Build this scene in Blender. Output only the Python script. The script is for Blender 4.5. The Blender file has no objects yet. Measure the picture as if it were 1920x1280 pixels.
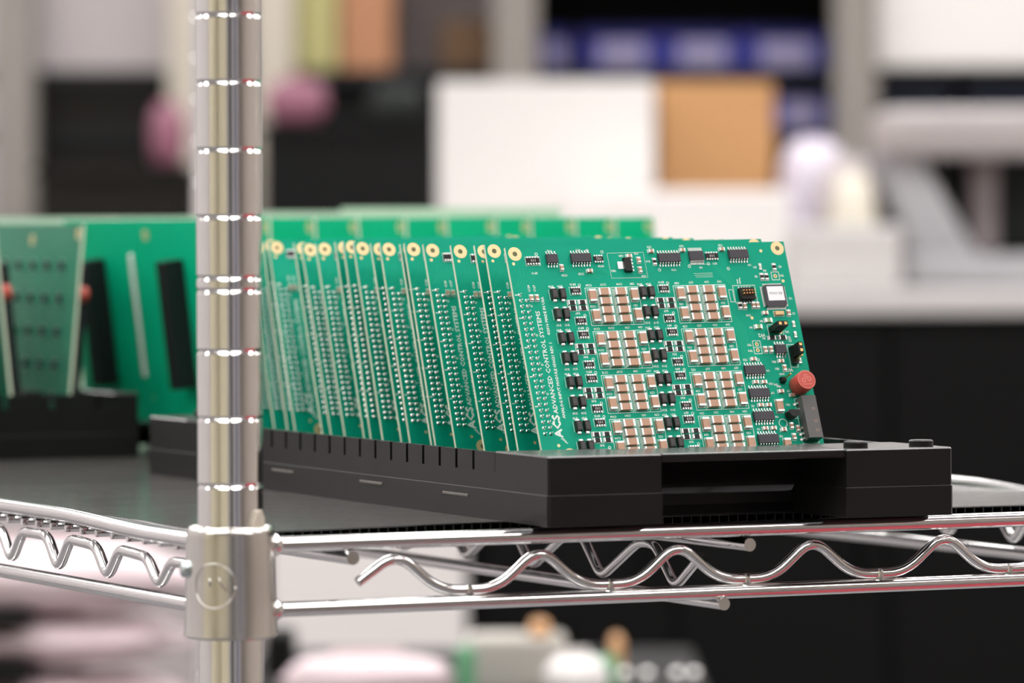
import bpy, math, random
from mathutils import Vector, Matrix
random.seed(7)
S = 0.001                                   # everything below is written in millimetres
scene = bpy.context.scene
COL = scene.collection

# ------------------------------------------------------------------ camera
F_PX, PITCH, ROLL, YAW = 9005.9, 0.023457, -0.0028593, 0.456566
CAM = Vector((-707.23, -1682.94, 120.228))
RIGHT = Vector((math.cos(YAW), -math.sin(YAW), 0)); FWD = Vector((math.sin(YAW), math.cos(YAW), 0)); UP = Vector((0, 0, 1))
_f = FWD * math.cos(PITCH) - UP * math.sin(PITCH); _u = UP * math.cos(PITCH) + FWD * math.sin(PITCH)
_r = RIGHT * math.cos(ROLL) + _u * math.sin(ROLL); _u2 = _u * math.cos(ROLL) - RIGHT * math.sin(ROLL)
cam = bpy.data.cameras.new('camera'); camo = bpy.data.objects.new('camera', cam); COL.objects.link(camo)
camo.matrix_world = Matrix(((_r.x, _u2.x, -_f.x, CAM.x * S), (_r.y, _u2.y, -_f.y, CAM.y * S), (_r.z, _u2.z, -_f.z, CAM.z * S), (0, 0, 0, 1)))
cam.sensor_width = 36; cam.lens = F_PX * 36 / 1920; cam.clip_start = 0.02; cam.clip_end = 60
cam.dof.use_dof = True; cam.dof.focus_distance = 1.965; cam.dof.aperture_fstop = 8.6
scene.camera = camo
# ------------------------------------------------------------------ world, exposure
w = bpy.data.worlds.new('world'); scene.world = w; w.use_nodes = True
w.node_tree.nodes['Background'].inputs[0].default_value = (1, 0.98, 0.95, 1)
w.node_tree.nodes['Background'].inputs[1].default_value = 0.05
scene.view_settings.view_transform = 'Standard'; scene.view_settings.look = 'None'
scene.view_settings.exposure = 0.16; scene.view_settings.gamma = 1.0; scene.view_settings.use_curve_mapping = False
LAMP = 8.4                                  # strength of the ceiling light panels

# ------------------------------------------------------------------ materials
def srgb(r, g, b):
    def l(c):
        c /= 255.0
        return c / 12.92 if c <= 0.04045 else ((c + 0.055) / 1.055) ** 2.4
    return (l(r), l(g), l(b), 1)
def mat(name, col, rough=0.5, metal=0.0, spec=0.5, vary=0.0, scale=40.0, bump=0.0, emit=0.0, coat=0.0, sheen=0.0, bscale=None, stretch=None, trans=0.0):
    m = bpy.data.materials.new(name); m.use_nodes = True
    nt = m.node_tree; b = nt.nodes['Principled BSDF']
    b.inputs['Base Color'].default_value = col; b.inputs['Roughness'].default_value = rough
    b.inputs['Metallic'].default_value = metal; b.inputs['Specular IOR Level'].default_value = spec
    if coat: b.inputs['Coat Weight'].default_value = coat; b.inputs['Coat Roughness'].default_value = 0.12
    if sheen: b.inputs['Sheen Weight'].default_value = sheen; b.inputs['Sheen Roughness'].default_value = 0.28; b.inputs['Sheen Tint'].default_value = (1, 0.98, 0.97, 1)
    if trans: b.inputs['Transmission Weight'].default_value = trans
    if emit:
        b.inputs['Emission Color'].default_value = col; b.inputs['Emission Strength'].default_value = emit
    if vary or bump:
        tc = nt.nodes.new('ShaderNodeTexCoord'); src = tc.outputs['Object']
        if stretch:
            mp = nt.nodes.new('ShaderNodeMapping'); mp.inputs['Scale'].default_value = stretch
            nt.links.new(src, mp.inputs['Vector']); src = mp.outputs['Vector']
        n = nt.nodes.new('ShaderNodeTexNoise'); n.inputs['Scale'].default_value = scale; n.inputs['Detail'].default_value = 5
        nt.links.new(src, n.inputs['Vector'])
        if vary:
            rp = nt.nodes.new('ShaderNodeMapRange'); rp.inputs['To Min'].default_value = 1 - vary; rp.inputs['To Max'].default_value = 1 + vary
            nt.links.new(n.outputs['Fac'], rp.inputs['Value'])
            mx = nt.nodes.new('ShaderNodeMix'); mx.data_type = 'RGBA'; mx.blend_type = 'MULTIPLY'; mx.inputs[0].default_value = 1
            mx.inputs[6].default_value = col; nt.links.new(rp.outputs[0], mx.inputs[7]); nt.links.new(mx.outputs[2], b.inputs['Base Color'])
            rr = nt.nodes.new('ShaderNodeMapRange'); rr.inputs['To Min'].default_value = max(0.02, rough - vary * 0.25); rr.inputs['To Max'].default_value = min(1, rough + vary * 0.25)
            nt.links.new(n.outputs['Fac'], rr.inputs['Value']); nt.links.new(rr.outputs[0], b.inputs['Roughness'])
        if bump:
            n2 = n
            if bscale:
                n2 = nt.nodes.new('ShaderNodeTexNoise'); n2.inputs['Scale'].default_value = bscale; n2.inputs['Detail'].default_value = 4
                nt.links.new(src, n2.inputs['Vector'])
            bp = nt.nodes.new('ShaderNodeBump'); bp.inputs['Strength'].default_value = bump; bp.inputs['Distance'].default_value = 0.0004
            nt.links.new(n2.outputs['Fac'], bp.inputs['Height']); nt.links.new(bp.outputs[0], b.inputs['Normal'])
    return m
M = {}
M['chrome'] = mat('chrome', (0.86, 0.85, 0.83, 1), 0.10, 1.0, vary=0.04, scale=60, bump=0.02)
M['chrome_wire'] = mat('chrome_wire', (0.84, 0.83, 0.82, 1), 0.13, 1.0, vary=0.05, scale=90, bump=0.015)
M['collar'] = mat('cast_collar', (0.74, 0.72, 0.68, 1), 0.24, 1.0, vary=0.12, scale=55, bump=0.08)
M['zinc'] = mat('zinc', (0.62, 0.70, 0.72, 1), 0.3, 1.0)
M['sleeve'] = mat('sleeve_plastic', srgb(205, 195, 180), 0.5)
M['mask'] = mat('solder_mask', srgb(0, 160, 128), 0.5, 0, 0.16, vary=0.05, scale=60)
M['mask_pale'] = mat('trace_mask', srgb(14, 168, 130), 0.5, 0, 0.2)
M['edge'] = mat('laminate_edge', srgb(214, 226, 200), 0.55)
M['gold'] = mat('gold_pad', srgb(240, 210, 158), 0.42, 0.4)
M['gold_pin'] = mat('gold_pin', srgb(235, 175, 110), 0.25, 0.9)
M['hole'] = mat('plated_hole', srgb(95, 100, 60), 0.5)
M['tin'] = mat('tin_terminal', (0.80, 0.79, 0.77, 1), 0.3, 0.85)
M['pad'] = mat('solder_pad', srgb(196, 212, 202), 0.42, 0.3)
M['ceramic'] = mat('ceramic_tan', srgb(190, 148, 122), 0.5, vary=0.06, scale=500)
M['resin'] = mat('chip_resin', srgb(70, 68, 74), 0.5, 0, 0.25, vary=0.08, scale=300)
M['black'] = mat('black_epoxy', srgb(24, 22, 22), 0.45, 0, 0.3, vary=0.1, scale=300)
M['diode'] = mat('diode_epoxy', srgb(44, 40, 38), 0.42, 0, 0.4, vary=0.35, scale=900, bump=0.3)
M['glassgreen'] = mat('green_resistor', srgb(130, 165, 110), 0.4)
M['silk'] = mat('silk_ink', srgb(225, 240, 232), 0.6)
M['mark'] = mat('laser_mark', srgb(205, 200, 195), 0.6)
M['dkprint'] = mat('dark_print', srgb(90, 90, 92), 0.6)
M['sticker'] = mat('sticker', srgb(246, 246, 250), 0.5)
M['fuse'] = mat('fuse_red', srgb(196, 78, 66), 0.45, vary=0.06, scale=200)
M['fuse_mark'] = mat('fuse_mark', srgb(222, 126, 112), 0.5)
M['crystal'] = mat('crystal_cap', srgb(214, 178, 128), 0.4, 0.3)
M['relay'] = mat('relay_case', srgb(92, 90, 88), 0.5, vary=0.08, scale=200)
M['led'] = mat('led_clear', srgb(236, 236, 222), 0.3)
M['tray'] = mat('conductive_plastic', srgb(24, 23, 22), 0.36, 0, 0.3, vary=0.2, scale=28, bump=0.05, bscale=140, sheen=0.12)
M['tray_top'] = mat('painted_sheen_top', srgb(84, 82, 81), 0.22, 0, 0.6, vary=0.2, scale=30, bump=0.02, bscale=120)  # lighter grey paints grazing sheen onto tops of the same black plastic
M['tray_worn'] = mat('worn_ridge', srgb(112, 106, 100), 0.5)
M['mat'] = mat('corrugated_plastic', srgb(22, 23, 23), 0.15, 0, 0.7, sheen=0.3, vary=0.2, scale=18, bump=0.15, bscale=55, stretch=(0.35, 7, 1))
M['flute'] = mat('flute_plastic', srgb(20, 20, 20), 0.5)
M['socket'] = mat('socket_plastic', srgb(30, 32, 34), 0.55, 0, 0.3)
def flat(n, r, g, b, rough=0.6, vary=0.08, scale=6, **k):
    M[n] = mat(n, srgb(r, g, b), rough, vary=vary, scale=scale, **k); return M[n]

# ------------------------------------------------------------------ mesh helpers
class MB:
    def __init__(s): s.v = []; s.f = []; s.m = []
    def face(s, pts, m=0):
        i = len(s.v); s.v += [tuple(p) for p in pts]; s.f.append(tuple(range(i, i + len(pts)))); s.m.append(m); return s
    def box(s, x0, x1, y0, y1, z0, z1, m=0, top=None):
        i = len(s.v); tx = ty = 0
        if top: tx, ty = top
        s.v += [(x0, y0, z0), (x1, y0, z0), (x1, y1, z0), (x0, y1, z0), (x0 + tx, y0 + ty, z1), (x1 - tx, y0 + ty, z1), (x1 - tx, y1 - ty, z1), (x0 + tx, y1 - ty, z1)]
        for q in ((3, 2, 1, 0), (4, 5, 6, 7), (0, 1, 5, 4), (1, 2, 6, 5), (2, 3, 7, 6), (3, 0, 4, 7)):
            s.f.append(tuple(i + k for k in q)); s.m.append(m)
        return s
    def cbox(s, cx, cy, w, h, z0, z1, m=0, top=None): return s.box(cx - w / 2, cx + w / 2, cy - h / 2, cy + h / 2, z0, z1, m, top)
    def prism(s, pts, z0, z1, m=0):
        i = len(s.v); n = len(pts)
        s.v += [(x, y, z0) for x, y in pts] + [(x, y, z1) for x, y in pts]
        s.f += [tuple(range(i + n - 1, i - 1, -1)), tuple(range(i + n, i + 2 * n))]; s.m += [m, m]
        for k in range(n):
            s.f.append((i + k, i + (k + 1) % n, i + n + (k + 1) % n, i + n + k)); s.m.append(m)
        return s
    def lathe(s, prof, n=24, m=0, cx=0, cy=0, cap=True):
        i = len(s.v); k = len(prof)
        for r, z in prof:
            for a in range(n):
                t = 2 * math.pi * a / n; s.v.append((cx + r * math.cos(t), cy + r * math.sin(t), z))
        for j in range(k - 1):
            for a in range(n):
                b = (a + 1) % n; s.f.append((i + j * n + a, i + j * n + b, i + (j + 1) * n + b, i + (j + 1) * n + a)); s.m.append(m)
        if cap:
            s.f += [tuple(i + a for a in range(n - 1, -1, -1)), tuple(i + (k - 1) * n + a for a in range(n))]; s.m += [m, m]
        return s
    def tube(s, path, r, n=10, m=0, cap=True):
        P = [Vector(p) for p in path]; i = len(s.v); k = len(P)
        T = [(P[min(j + 1, k - 1)] - P[max(j - 1, 0)]).normalized() for j in range(k)]
        u = T[0].cross(Vector((0, 0, 1)))
        if u.length < 1e-3: u = T[0].cross(Vector((0, 1, 0)))
        u.normalize()
        for j in range(k):
            u = (u - T[j] * u.dot(T[j])).normalized(); v = T[j].cross(u)
            rr = r[j] if isinstance(r, (list, tuple)) else r
            for a in range(n):
                t = 2 * math.pi * a / n; s.v.append(tuple(P[j] + (u * math.cos(t) + v * math.sin(t)) * rr))
        for j in range(k - 1):
            for a in range(n):
                b = (a + 1) % n; s.f.append((i + j * n + a, i + j * n + b, i + (j + 1) * n + b, i + (j + 1) * n + a)); s.m.append(m)
        if cap:
            s.f += [tuple(i + a for a in range(n - 1, -1, -1)), tuple(i + (k - 1) * n + a for a in range(n))]; s.m += [m, m]
        return s
    def add(s, o, x=0, y=0, z=0, rot=0, mm=None):
        i = len(s.v); c, q = math.cos(rot), math.sin(rot)
        s.v += [(x + a * c - b * q, y + a * q + b * c, z + d) for a, b, d in o.v]
        s.f += [tuple(i + k for k in f) for f in o.f]; s.m += [mm[k] if mm else k for k in o.m]
        return s
    def mesh(s, name, mats, smooth=False):
        me = bpy.data.meshes.new(name)
        me.from_pydata([(a * S, b * S, c * S) for a, b, c in s.v], [], s.f)
        for q in (mats if isinstance(mats, (list, tuple)) else [mats]): me.materials.append(q)
        if any(s.m): me.polygons.foreach_set('material_index', s.m)
        if smooth: me.polygons.foreach_set('use_smooth', [True] * len(s.f))
        me.update(); return me
def put(name, me, parent=None, loc=(0, 0, 0), rz=0.0, bevel=0, seg=2, sharp=None):
    o = bpy.data.objects.new(name, me); COL.objects.link(o)
    o.location = (loc[0] * S, loc[1] * S, loc[2] * S); o.rotation_euler = (0, 0, rz)
    if parent: o.parent = parent
    if bevel:
        b = o.modifiers.new('bevel', 'BEVEL'); b.width = bevel * S; b.segments = seg; b.limit_method = 'ANGLE'; b.angle_limit = math.radians(40); b.harden_normals = False
    return o
def autosmooth(me, deg=35):
    me.polygons.foreach_set('use_smooth', [True] * len(me.polygons))
    try: me.set_sharp_from_angle(angle=math.radians(deg))
    except Exception: pass
    return me
def empty(name, loc=(0, 0, 0), rz=0.0):
    o = bpy.data.objects.new(name, None); COL.objects.link(o); o.empty_display_size = 0.02
    o.location = (loc[0] * S, loc[1] * S, loc[2] * S); o.rotation_euler = (0, 0, rz); return o
def tag(o, label=None, cat=None, group=None, kind=None):
    if label: o['label'] = label
    if cat: o['category'] = cat
    if group: o['group'] = group
    if kind: o['kind'] = kind
    return o
def rounded(pts, r, k=5):
    """polyline with its corners rounded"""
    out = [Vector(pts[0])]
    for i in range(1, len(pts) - 1):
        p, a, b = Vector(pts[i]), Vector(pts[i - 1]), Vector(pts[i + 1])
        d1 = (a - p); d2 = (b - p); rr = min(r, d1.length * .49, d2.length * .49)
        s, e = p + d1.normalized() * rr, p + d2.normalized() * rr
        for j in range(k + 1):
            t = j / k; out.append(s * (1 - t) ** 2 + p * 2 * t * (1 - t) + e * t * t)
    out.append(Vector(pts[-1])); return out

# text outlines, filled; all strings are turned into polygons in one go
_strings = {}
def want(*ss):
    for t in ss: _strings.setdefault(t, None)
def bake_text():
    obs = []
    for t in _strings:
        c = bpy.data.curves.new('t', 'FONT'); c.body = t; c.size = 1.0; c.resolution_u = 1; c.align_x = 'CENTER'; c.align_y = 'CENTER'; c.fill_mode = 'FRONT'
        o = bpy.data.objects.new('t', c); COL.objects.link(o); obs.append((t, o, c))
    dg = bpy.context.evaluated_depsgraph_get(); dg.update()
    for t, o, c in obs:
        me = o.evaluated_get(dg).to_mesh()
        _strings[t] = ([(v.co.x, v.co.y) for v in me.vertices], [tuple(p.vertices) for p in me.polygons])
        o.evaluated_get(dg).to_mesh_clear()
    for t, o, c in obs:
        bpy.data.objects.remove(o); bpy.data.curves.remove(c)
def text(mb, t, x, y, size, rot=0.0, z=0.05, m=0, sx=1.0, bold=0.0, fit=None):
    vs, fs = _strings[t]
    if fit:
        xs = [v[0] for v in vs]; sx = fit / ((max(xs) - min(xs)) * size)
    xm = (max(v[0] for v in vs) + min(v[0] for v in vs)) / 2; ym = (max(v[1] for v in vs) + min(v[1] for v in vs)) / 2
    c, s = math.cos(rot), math.sin(rot)
    offs = [(0, 0)] if not bold else [(-bold, 0), (bold, 0), (0, bold), (0, -bold)]
    for j, (ox, oy) in enumerate(offs):
        i = len(mb.v)
        for a, b in vs:
            a = (a - xm) * size * sx + ox; b = (b - ym) * size + oy
            mb.v.append((x + a * c - b * s, y + a * s + b * c, z + j * 0.004))
        for f in fs: mb.f.append(tuple(i + k for k in f)); mb.m.append(m)
def line(mb, x0, y0, x1, y1, wd=0.16, z=0.03, m=0):
    dx, dy = x1 - x0, y1 - y0; l = math.hypot(dx, dy) or 1; nx, ny = -dy / l * wd / 2, dx / l * wd / 2
    mb.face([(x0 + nx, y0 + ny, z), (x0 - nx, y0 - ny, z), (x1 - nx, y1 - ny, z), (x1 + nx, y1 + ny, z)], m)
def rect(mb, x0, y0, x1, y1, wd=0.16, z=0.03, m=0):
    line(mb, x0, y0, x1, y0, wd, z, m); line(mb, x1, y0, x1, y1, wd, z + .002, m); line(mb, x1, y1, x0, y1, wd, z, m); line(mb, x0, y1, x0, y0, wd, z + .002, m)
def ring(mb, x, y, r0, r1, z=0.04, n=20, m=0):
    for a in range(n):
        t0, t1 = 2 * math.pi * a / n, 2 * math.pi * (a + 1) / n
        mb.face([(x + r0 * math.cos(t0), y + r0 * math.sin(t0), z), (x + r1 * math.cos(t0), y + r1 * math.sin(t0), z), (x + r1 * math.cos(t1), y + r1 * math.sin(t1), z), (x + r0 * math.cos(t1), y + r0 * math.sin(t1), z)], m)
def disc(mb, x, y, r, z=0.04, n=16, m=0):
    mb.face([(x + r * math.cos(2 * math.pi * a / n), y + r * math.sin(2 * math.pi * a / n), z) for a in range(n)], m)

# ------------------------------------------------------------------ room frame: lateral, depth from the camera, height
def W(lat, dep, z): return (CAM.x + RIGHT.x * lat + FWD.x * dep, CAM.y + RIGHT.y * lat + FWD.y * dep, z)
FLOOR, CEIL = -1100.0, 1750.0
def px(x, D): return (x - 960) / F_PX * D
def pz(y, D): return CAM.z - (y - 429) / F_PX * D
def struct(name, mb, m, loc=(0, 0, 0), rz=0.0): return tag(put(name, mb.mesh(name, m), None, loc, rz), kind='structure')
flat('floor_vinyl', 112, 110, 112, 0.4, 0.12, 3); flat('wall_paint', 168, 164, 164, 0.8, 0.04, 2); flat('wall_warm', 206, 202, 204, 0.8, 0.04, 2); flat('wall_cream', 226, 218, 192, 0.8, 0.04, 2); flat('wall_pinkish', 196, 190, 190, 0.8, 0.04, 2); flat('wall_taupe', 170, 160, 152, 0.8, 0.04, 2)
flat('ceiling_tile', 216, 215, 216, 0.9, 0.05, 5); flat('baseboard', 70, 68, 66)
XL, XR, YN, YF = -3200, 3600, -2600, 7600
o0 = W(0, 0, 0)
struct('floor', MB().box(XL, XR, YN, YF, FLOOR - 50, FLOOR), M['floor_vinyl'], (o0[0], o0[1], 0), -YAW)
struct('ceiling', MB().box(XL, XR, YN, YF, CEIL, CEIL + 50), M['ceiling_tile'], (o0[0], o0[1], 0), -YAW)
struct('wall_back', MB().box(XL, XR, YF, YF + 100, FLOOR, CEIL), M['wall_paint'], (o0[0], o0[1], 0), -YAW)
struct('wall_front', MB().box(XL, XR, YN - 100, YN, FLOOR, CEIL), M['wall_warm'], (o0[0], o0[1], 0), -YAW)
struct('wall_left', MB().box(XL - 100, XL, YN, YF, FLOOR, CEIL), M['wall_pinkish'], (o0[0], o0[1], 0), -YAW)
struct('wall_right', MB().box(XR, XR + 100, YN, YF, FLOOR, CEIL), M['wall_taupe'], (o0[0], o0[1], 0), -YAW)
struct('baseboard_back', MB().box(XL, XR, YF - 12, YF, FLOOR, FLOOR + 100), M['baseboard'], (o0[0], o0[1], 0), -YAW)
M['lamp'] = mat('light_diffuser', (1.0, 0.985, 0.975, 1), 0.6, emit=LAMP)
flat('lamp_frame', 232, 232, 230, 0.4)
lf = MB(); 
for a in ((-620, 620, -320, -300), (-620, 620, 300, 320), (-620, -600, -300, 300), (600, 620, -300, 300)): lf.box(a[0], a[1], a[2], a[3], -22, 0)
lf_me = lf.mesh('lamp_frame', M['lamp_frame']); ld_me = MB().box(-600, 600, -300, 300, -16, -4).mesh('diffuser', M['lamp'])
names_d = {300: 'nearest above the camera', 2100: 'above the wire shelf', 3700: 'between shelf and workbench', 5300: 'above the workbench', 6900: 'by the back wall'}
names_l = {-2400: 'far left', -800: 'left middle', 800: 'right middle', 2400: 'far right'}
for dep in names_d:
    for lat in names_l:
        t = empty('ceiling_light', W(lat, dep, CEIL), -YAW)
        tag(t, 'white recessed ceiling light panel %s, %s column' % (names_d[dep], names_l[lat]), 'ceiling light', 'recessed ceiling light panels')
        put('frame', lf_me, t); put('diffuser', ld_me, t)

# ================================================================== wire shelf and its posts
ZG0 = 23.38
def post_mesh(z0, z1):
    R = 12.55; prof = [(R - .8, z0), (R, z0 + .8)]
    k0 = math.ceil((z0 - ZG0 + 4) / 25.4); k1 = math.floor((z1 - ZG0 - 4) / 25.4)
    for k in range(k0, k1 + 1):
        zs = [ZG0 + 25.4 * k]
        if k % 8 == 3: zs = [ZG0 + 25.4 * k - 2.4, ZG0 + 25.4 * k + 2.4]
        for z in zs: prof += [(R, z - 1.1), (R - .28, z - .55), (R - .5, z), (R - .28, z + .55), (R, z + 1.1)]
    prof += [(R, z1 - .8), (R - .8, z1)]
    mb = MB().lathe(prof, 48); me = mb.mesh('post', M['chrome']); return autosmooth(me, 13)
post_me = post_mesh(FLOOR + 25, 700)
SW, SD = 437.0, 1067.0          # post centre distances of the shelf
foot_me = autosmooth(MB().lathe([(17, FLOOR), (18, FLOOR + 4), (18, FLOOR + 10), (8, FLOOR + 14), (8, FLOOR + 30)], 24).mesh('levelling_foot', M['zinc']))
cap_me = autosmooth(MB().lathe([(12.6, 698), (13.4, 700), (13.4, 704), (11, 707)], 24).mesh('end_cap', M['sleeve']))
def rack_post(x, y, label, cap=True):
    t = empty('rack_post', (x, y, 0)); tag(t, label, 'rack post', 'grooved chrome rack posts')
    put('grooved_tube', post_me, t); put('levelling_foot', foot_me, t); put('end_cap', cap_me, t); return t
rack_post(0, 0, 'nearest chrome rack post with ring grooves, in front of the green boards')
rack_post(SW, 0, 'chrome rack post at the right front shelf corner')
rack_post(SW, SD, 'chrome rack post at the rear right shelf corner, behind the nearest post')

shelf = empty('wire_shelf', (0, 0, 0)); tag(shelf, 'chrome wire shelf with zigzag truss edges, carrying the black mat and trays', 'wire shelf')
CW = M['chrome_wire']
def wire(name, path, r, n=12, parent=shelf):
    return put(name, autosmooth(MB().tube(path, r, n).mesh(name, CW), 50), parent)
DZ = 24.9
wire('top_rail', [(12, 0, 0), (20, 0, 0), (SW - 12, 0, 0)], 3.15, 16)
wire('bottom_rail', [(12, 0, -DZ), (20, 0, -DZ), (SW - 12, 0, -DZ)], 2.95, 16)
wire('top_rail', [(12, SD, 0), (SW - 12, SD, 0)], 3.15, 12)
wire('bottom_rail', [(12, SD, -DZ), (SW - 12, SD, -DZ)], 2.95, 12)
def snake(x0, rise=2.8):
    pts = []
    for j in range(61):
        y = 12 + (SD - 24) * j / 60; d = min(y, SD - y)
        t = min(1, max(0, (d - 75) / 110.0)); t = t * t * (3 - 2 * t); pts.append((x0, y, rise * t))
    return pts
wire('side_top_rail', snake(0), 3.15, 14); wire('side_top_rail', snake(SW, 4.2), 3.15, 14)
wire('side_bottom_rail', [(0, 12, -DZ), (0, SD - 12, -DZ)], 2.95, 14); wire('side_bottom_rail', [(SW, 12, -DZ), (SW, SD - 12, -DZ)], 2.95, 14)
# front zigzag: free end at the left, rounded peaks, flat troughs
pts = [(53.0, 0, -15.6), (69.3, 0, -4.6)]
xk = 69.3
while xk + 61.6 < SW - 10:
    pts += [(xk + 18.5, 0, -20.1), (xk + 43.1, 0, -20.1), (xk + 61.6, 0, -4.6)]; xk += 61.6
pts.append((min(xk + 16, SW - 14), 0, -15.6))
wire('zigzag_wire', rounded(pts, 8.5, 6), 2.15, 12)
# weld nicks on the troughs
xk = 69.3
while xk + 61.6 < SW - 10:
    put('weld_mark', autosmooth(MB().lathe([(0.4, -24.0), (2.0, -22.8), (2.45, -20.6), (2.3, -19.0), (1.0, -18.0)], 10).mesh('weld_mark', CW)), shelf, (xk + 30.8, 0, 0)); xk += 61.6
def vzig(x0, rise, ya, yb, name='side_zigzag_wire'):
    pts = []; y = ya
    pts.append((x0, y - 32, -9.5))
    while y < yb:
        pts += [(x0, y - 13.0, -9.5 + rise(y)), (x0, y, -DZ + 4.9), (x0, y + 13.0, -9.5 + rise(y))]; y += 55.8
    pts.append((x0, y - 30, -9.5 + rise(y)))
    return wire(name, rounded(pts, 5.5, 5), 2.25, 12)
vzig(0, lambda y: 2.6 * min(1, max(0, (y - 60) / 110)), 71.7, SD - 60); vzig(SW, lambda y: 2.6 * min(1, max(0, (y - 60) / 110)), 84, SD - 60)
# cross trusses under the shelf: two rods and a V wire between them
for xt, zt in ((224.0, -6.4), (50.0, -6.0)):
    wire('truss_top_rod', [(xt, -2.5, zt), (xt, SD - 4, zt)], 2.7, 12)
    if xt > 100:
        wire('truss_bottom_rod', [(xt - 12, -3.0, -29.6), (xt - 12, 40, -29.6), (xt - 6, SD - 4, -29.6)], 2.6, 12)
        p = [(xt - 9, 22, -12)]; y = 34
        while y < SD - 80: p += [(xt - 10, y + 8, -26.0), (xt - 8, y + 30, -9.5), (xt - 8, y + 44, -9.5)]; y += 66
        wire('truss_zigzag_wire', rounded(p, 6, 4), 2.0, 10)
# surface wires running across under the mat
for k in range(58):
    y = 34 + k * 17.2
    d = min(y, SD - y); t = min(1, max(0, (d - 75) / 110.0)); zz = 2.6 * t * 0
    wire('surface_wire', [(-1.5, y, -2.6), (SW + 1.5, y, -2.6)], 1.5, 8)
# corner collars
def collar(x, y):
    prof = [(13.1, 6.4), (15.6, 7.6), (16.6, 6.8), (16.75, 4.5), (16.9, -4), (17.3, -20), (17.6, -31.5), (17.9, -33.6), (16.6, -34.6), (13.0, -34.4)]
    c = put('corner_collar', autosmooth(MB().lathe(prof, 44, cap=False).mesh('corner_collar', M['collar']), 50), shelf, (x, y, 0))
    a0 = math.atan2(CAM.y - y, CAM.x - x) - math.radians(22)
    def on(da, z, out=0.15):
        r = 16.83 + (-z) * 0.024 + out; a = a0 + da / 17.0; return (r * math.cos(a), r * math.sin(a), z)
    put('embossed_ring', MB().tube([on(8.4 * math.cos(t * math.pi / 20), -14.0 + 8.4 * math.sin(t * math.pi / 20), 0.0) for t in range(41)], 0.30, 6).mesh('embossed_ring', M['collar'], True), c)
    put('embossed_mark', MB().tube([on(-1.6, -11.0, 0), on(-1.4, -14.0, 0)], .45, 6).tube([on(2.2, -10.6, 0), on(2.6, -12.4, 0), on(5.0, -16.0, 0)], .4, 6).mesh('embossed_mark', M['collar'], True), c)
    for ang, zz in ((0, 0), (0, -DZ), (90, 2.0 * 0), (90, -DZ)):
        a = math.radians(ang) if x < 100 else math.radians(180 - ang)
        put('weld_bead', autosmooth(MB().lathe([(1.5, -4.2), (3.6, -2.6), (4.5, 0), (3.6, 2.6), (1.5, 4.2)], 14).mesh('weld_bead', CW), 80), c, (17.6 * math.cos(a), 17.6 * math.sin(a), zz))
    return c
c0 = collar(0, 0); collar(SW, 0)
al = math.atan2(CAM.y, CAM.x) - math.radians(76)
sc = put('clamp_screw', autosmooth(MB().lathe([(3.3, 0), (3.3, 2.2), (2.2, 3.2), (0.8, 3.3)], 14).mesh('clamp_screw', M['zinc'])), c0, (16.2 * math.cos(al), 16.2 * math.sin(al), -8.5)); sc.rotation_euler = (0, math.radians(82), al)
ar = math.atan2(CAM.y, CAM.x) + math.radians(50)
put('sleeve_tip', MB().prism([(-4.4, 0), (3.4, 0), (3.2, 5.6), (1.6, 8.8), (-0.8, 8.2), (-2.8, 4.4)], -0.9, 0.9).mesh('sleeve_tip', M['sleeve']), c0, (13.4 * math.cos(ar), 13.4 * math.sin(ar), 5.4)).rotation_euler = (math.radians(90), 0, ar + math.radians(90))

# ------------------------------------------------------------------ corrugated mat
ZB = 4.147
m_t = empty('corrugated_sheet', (0, 0, 0)); tag(m_t, 'black corrugated plastic sheet lying on the wire shelf under the trays', 'shelf liner')
def mat_edge(x): return 12.5 + 15.0 * min(1, x / 120.0) - (0 if x < 330 else (x - 330) * 0.06)
top = MB(); N = 44; xs = [5 + (SW - 8 - 5) * i / N for i in range(N + 1)]; YB = SD - 12
for i in range(N):
    a, b = xs[i], xs[i + 1]; ya, yb = mat_edge(a), mat_edge(b)
    for z0, z1 in ((ZB - .45, ZB), (-.9, -.45)):
        top.face([(a, ya, z1), (b, yb, z1), (b, YB, z1), (a, YB, z1)]); top.face([(a, ya, z0), (a, YB, z0), (b, YB, z0), (b, yb, z0)])
        top.face([(a, ya, z0), (b, yb, z0), (b, yb, z1), (a, ya, z1)])
for x in (xs[0], xs[-1]): top.face([(x, mat_edge(x), -.9), (x, mat_edge(x), ZB), (x, YB, ZB), (x, YB, -.9)])
put('sheet_skins', top.mesh('sheet_skins', M['mat']), m_t)
fl = MB(); x = 7.0; k = 0
while x < SW - 10:
    y = mat_edge(x); fl.box(x, x + .5, y + .2, y + 60, -.45, ZB - .45); x += 4.3
tag(put('flute_walls', fl.mesh('flute_walls', M['flute']), m_t), kind='stuff')

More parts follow.
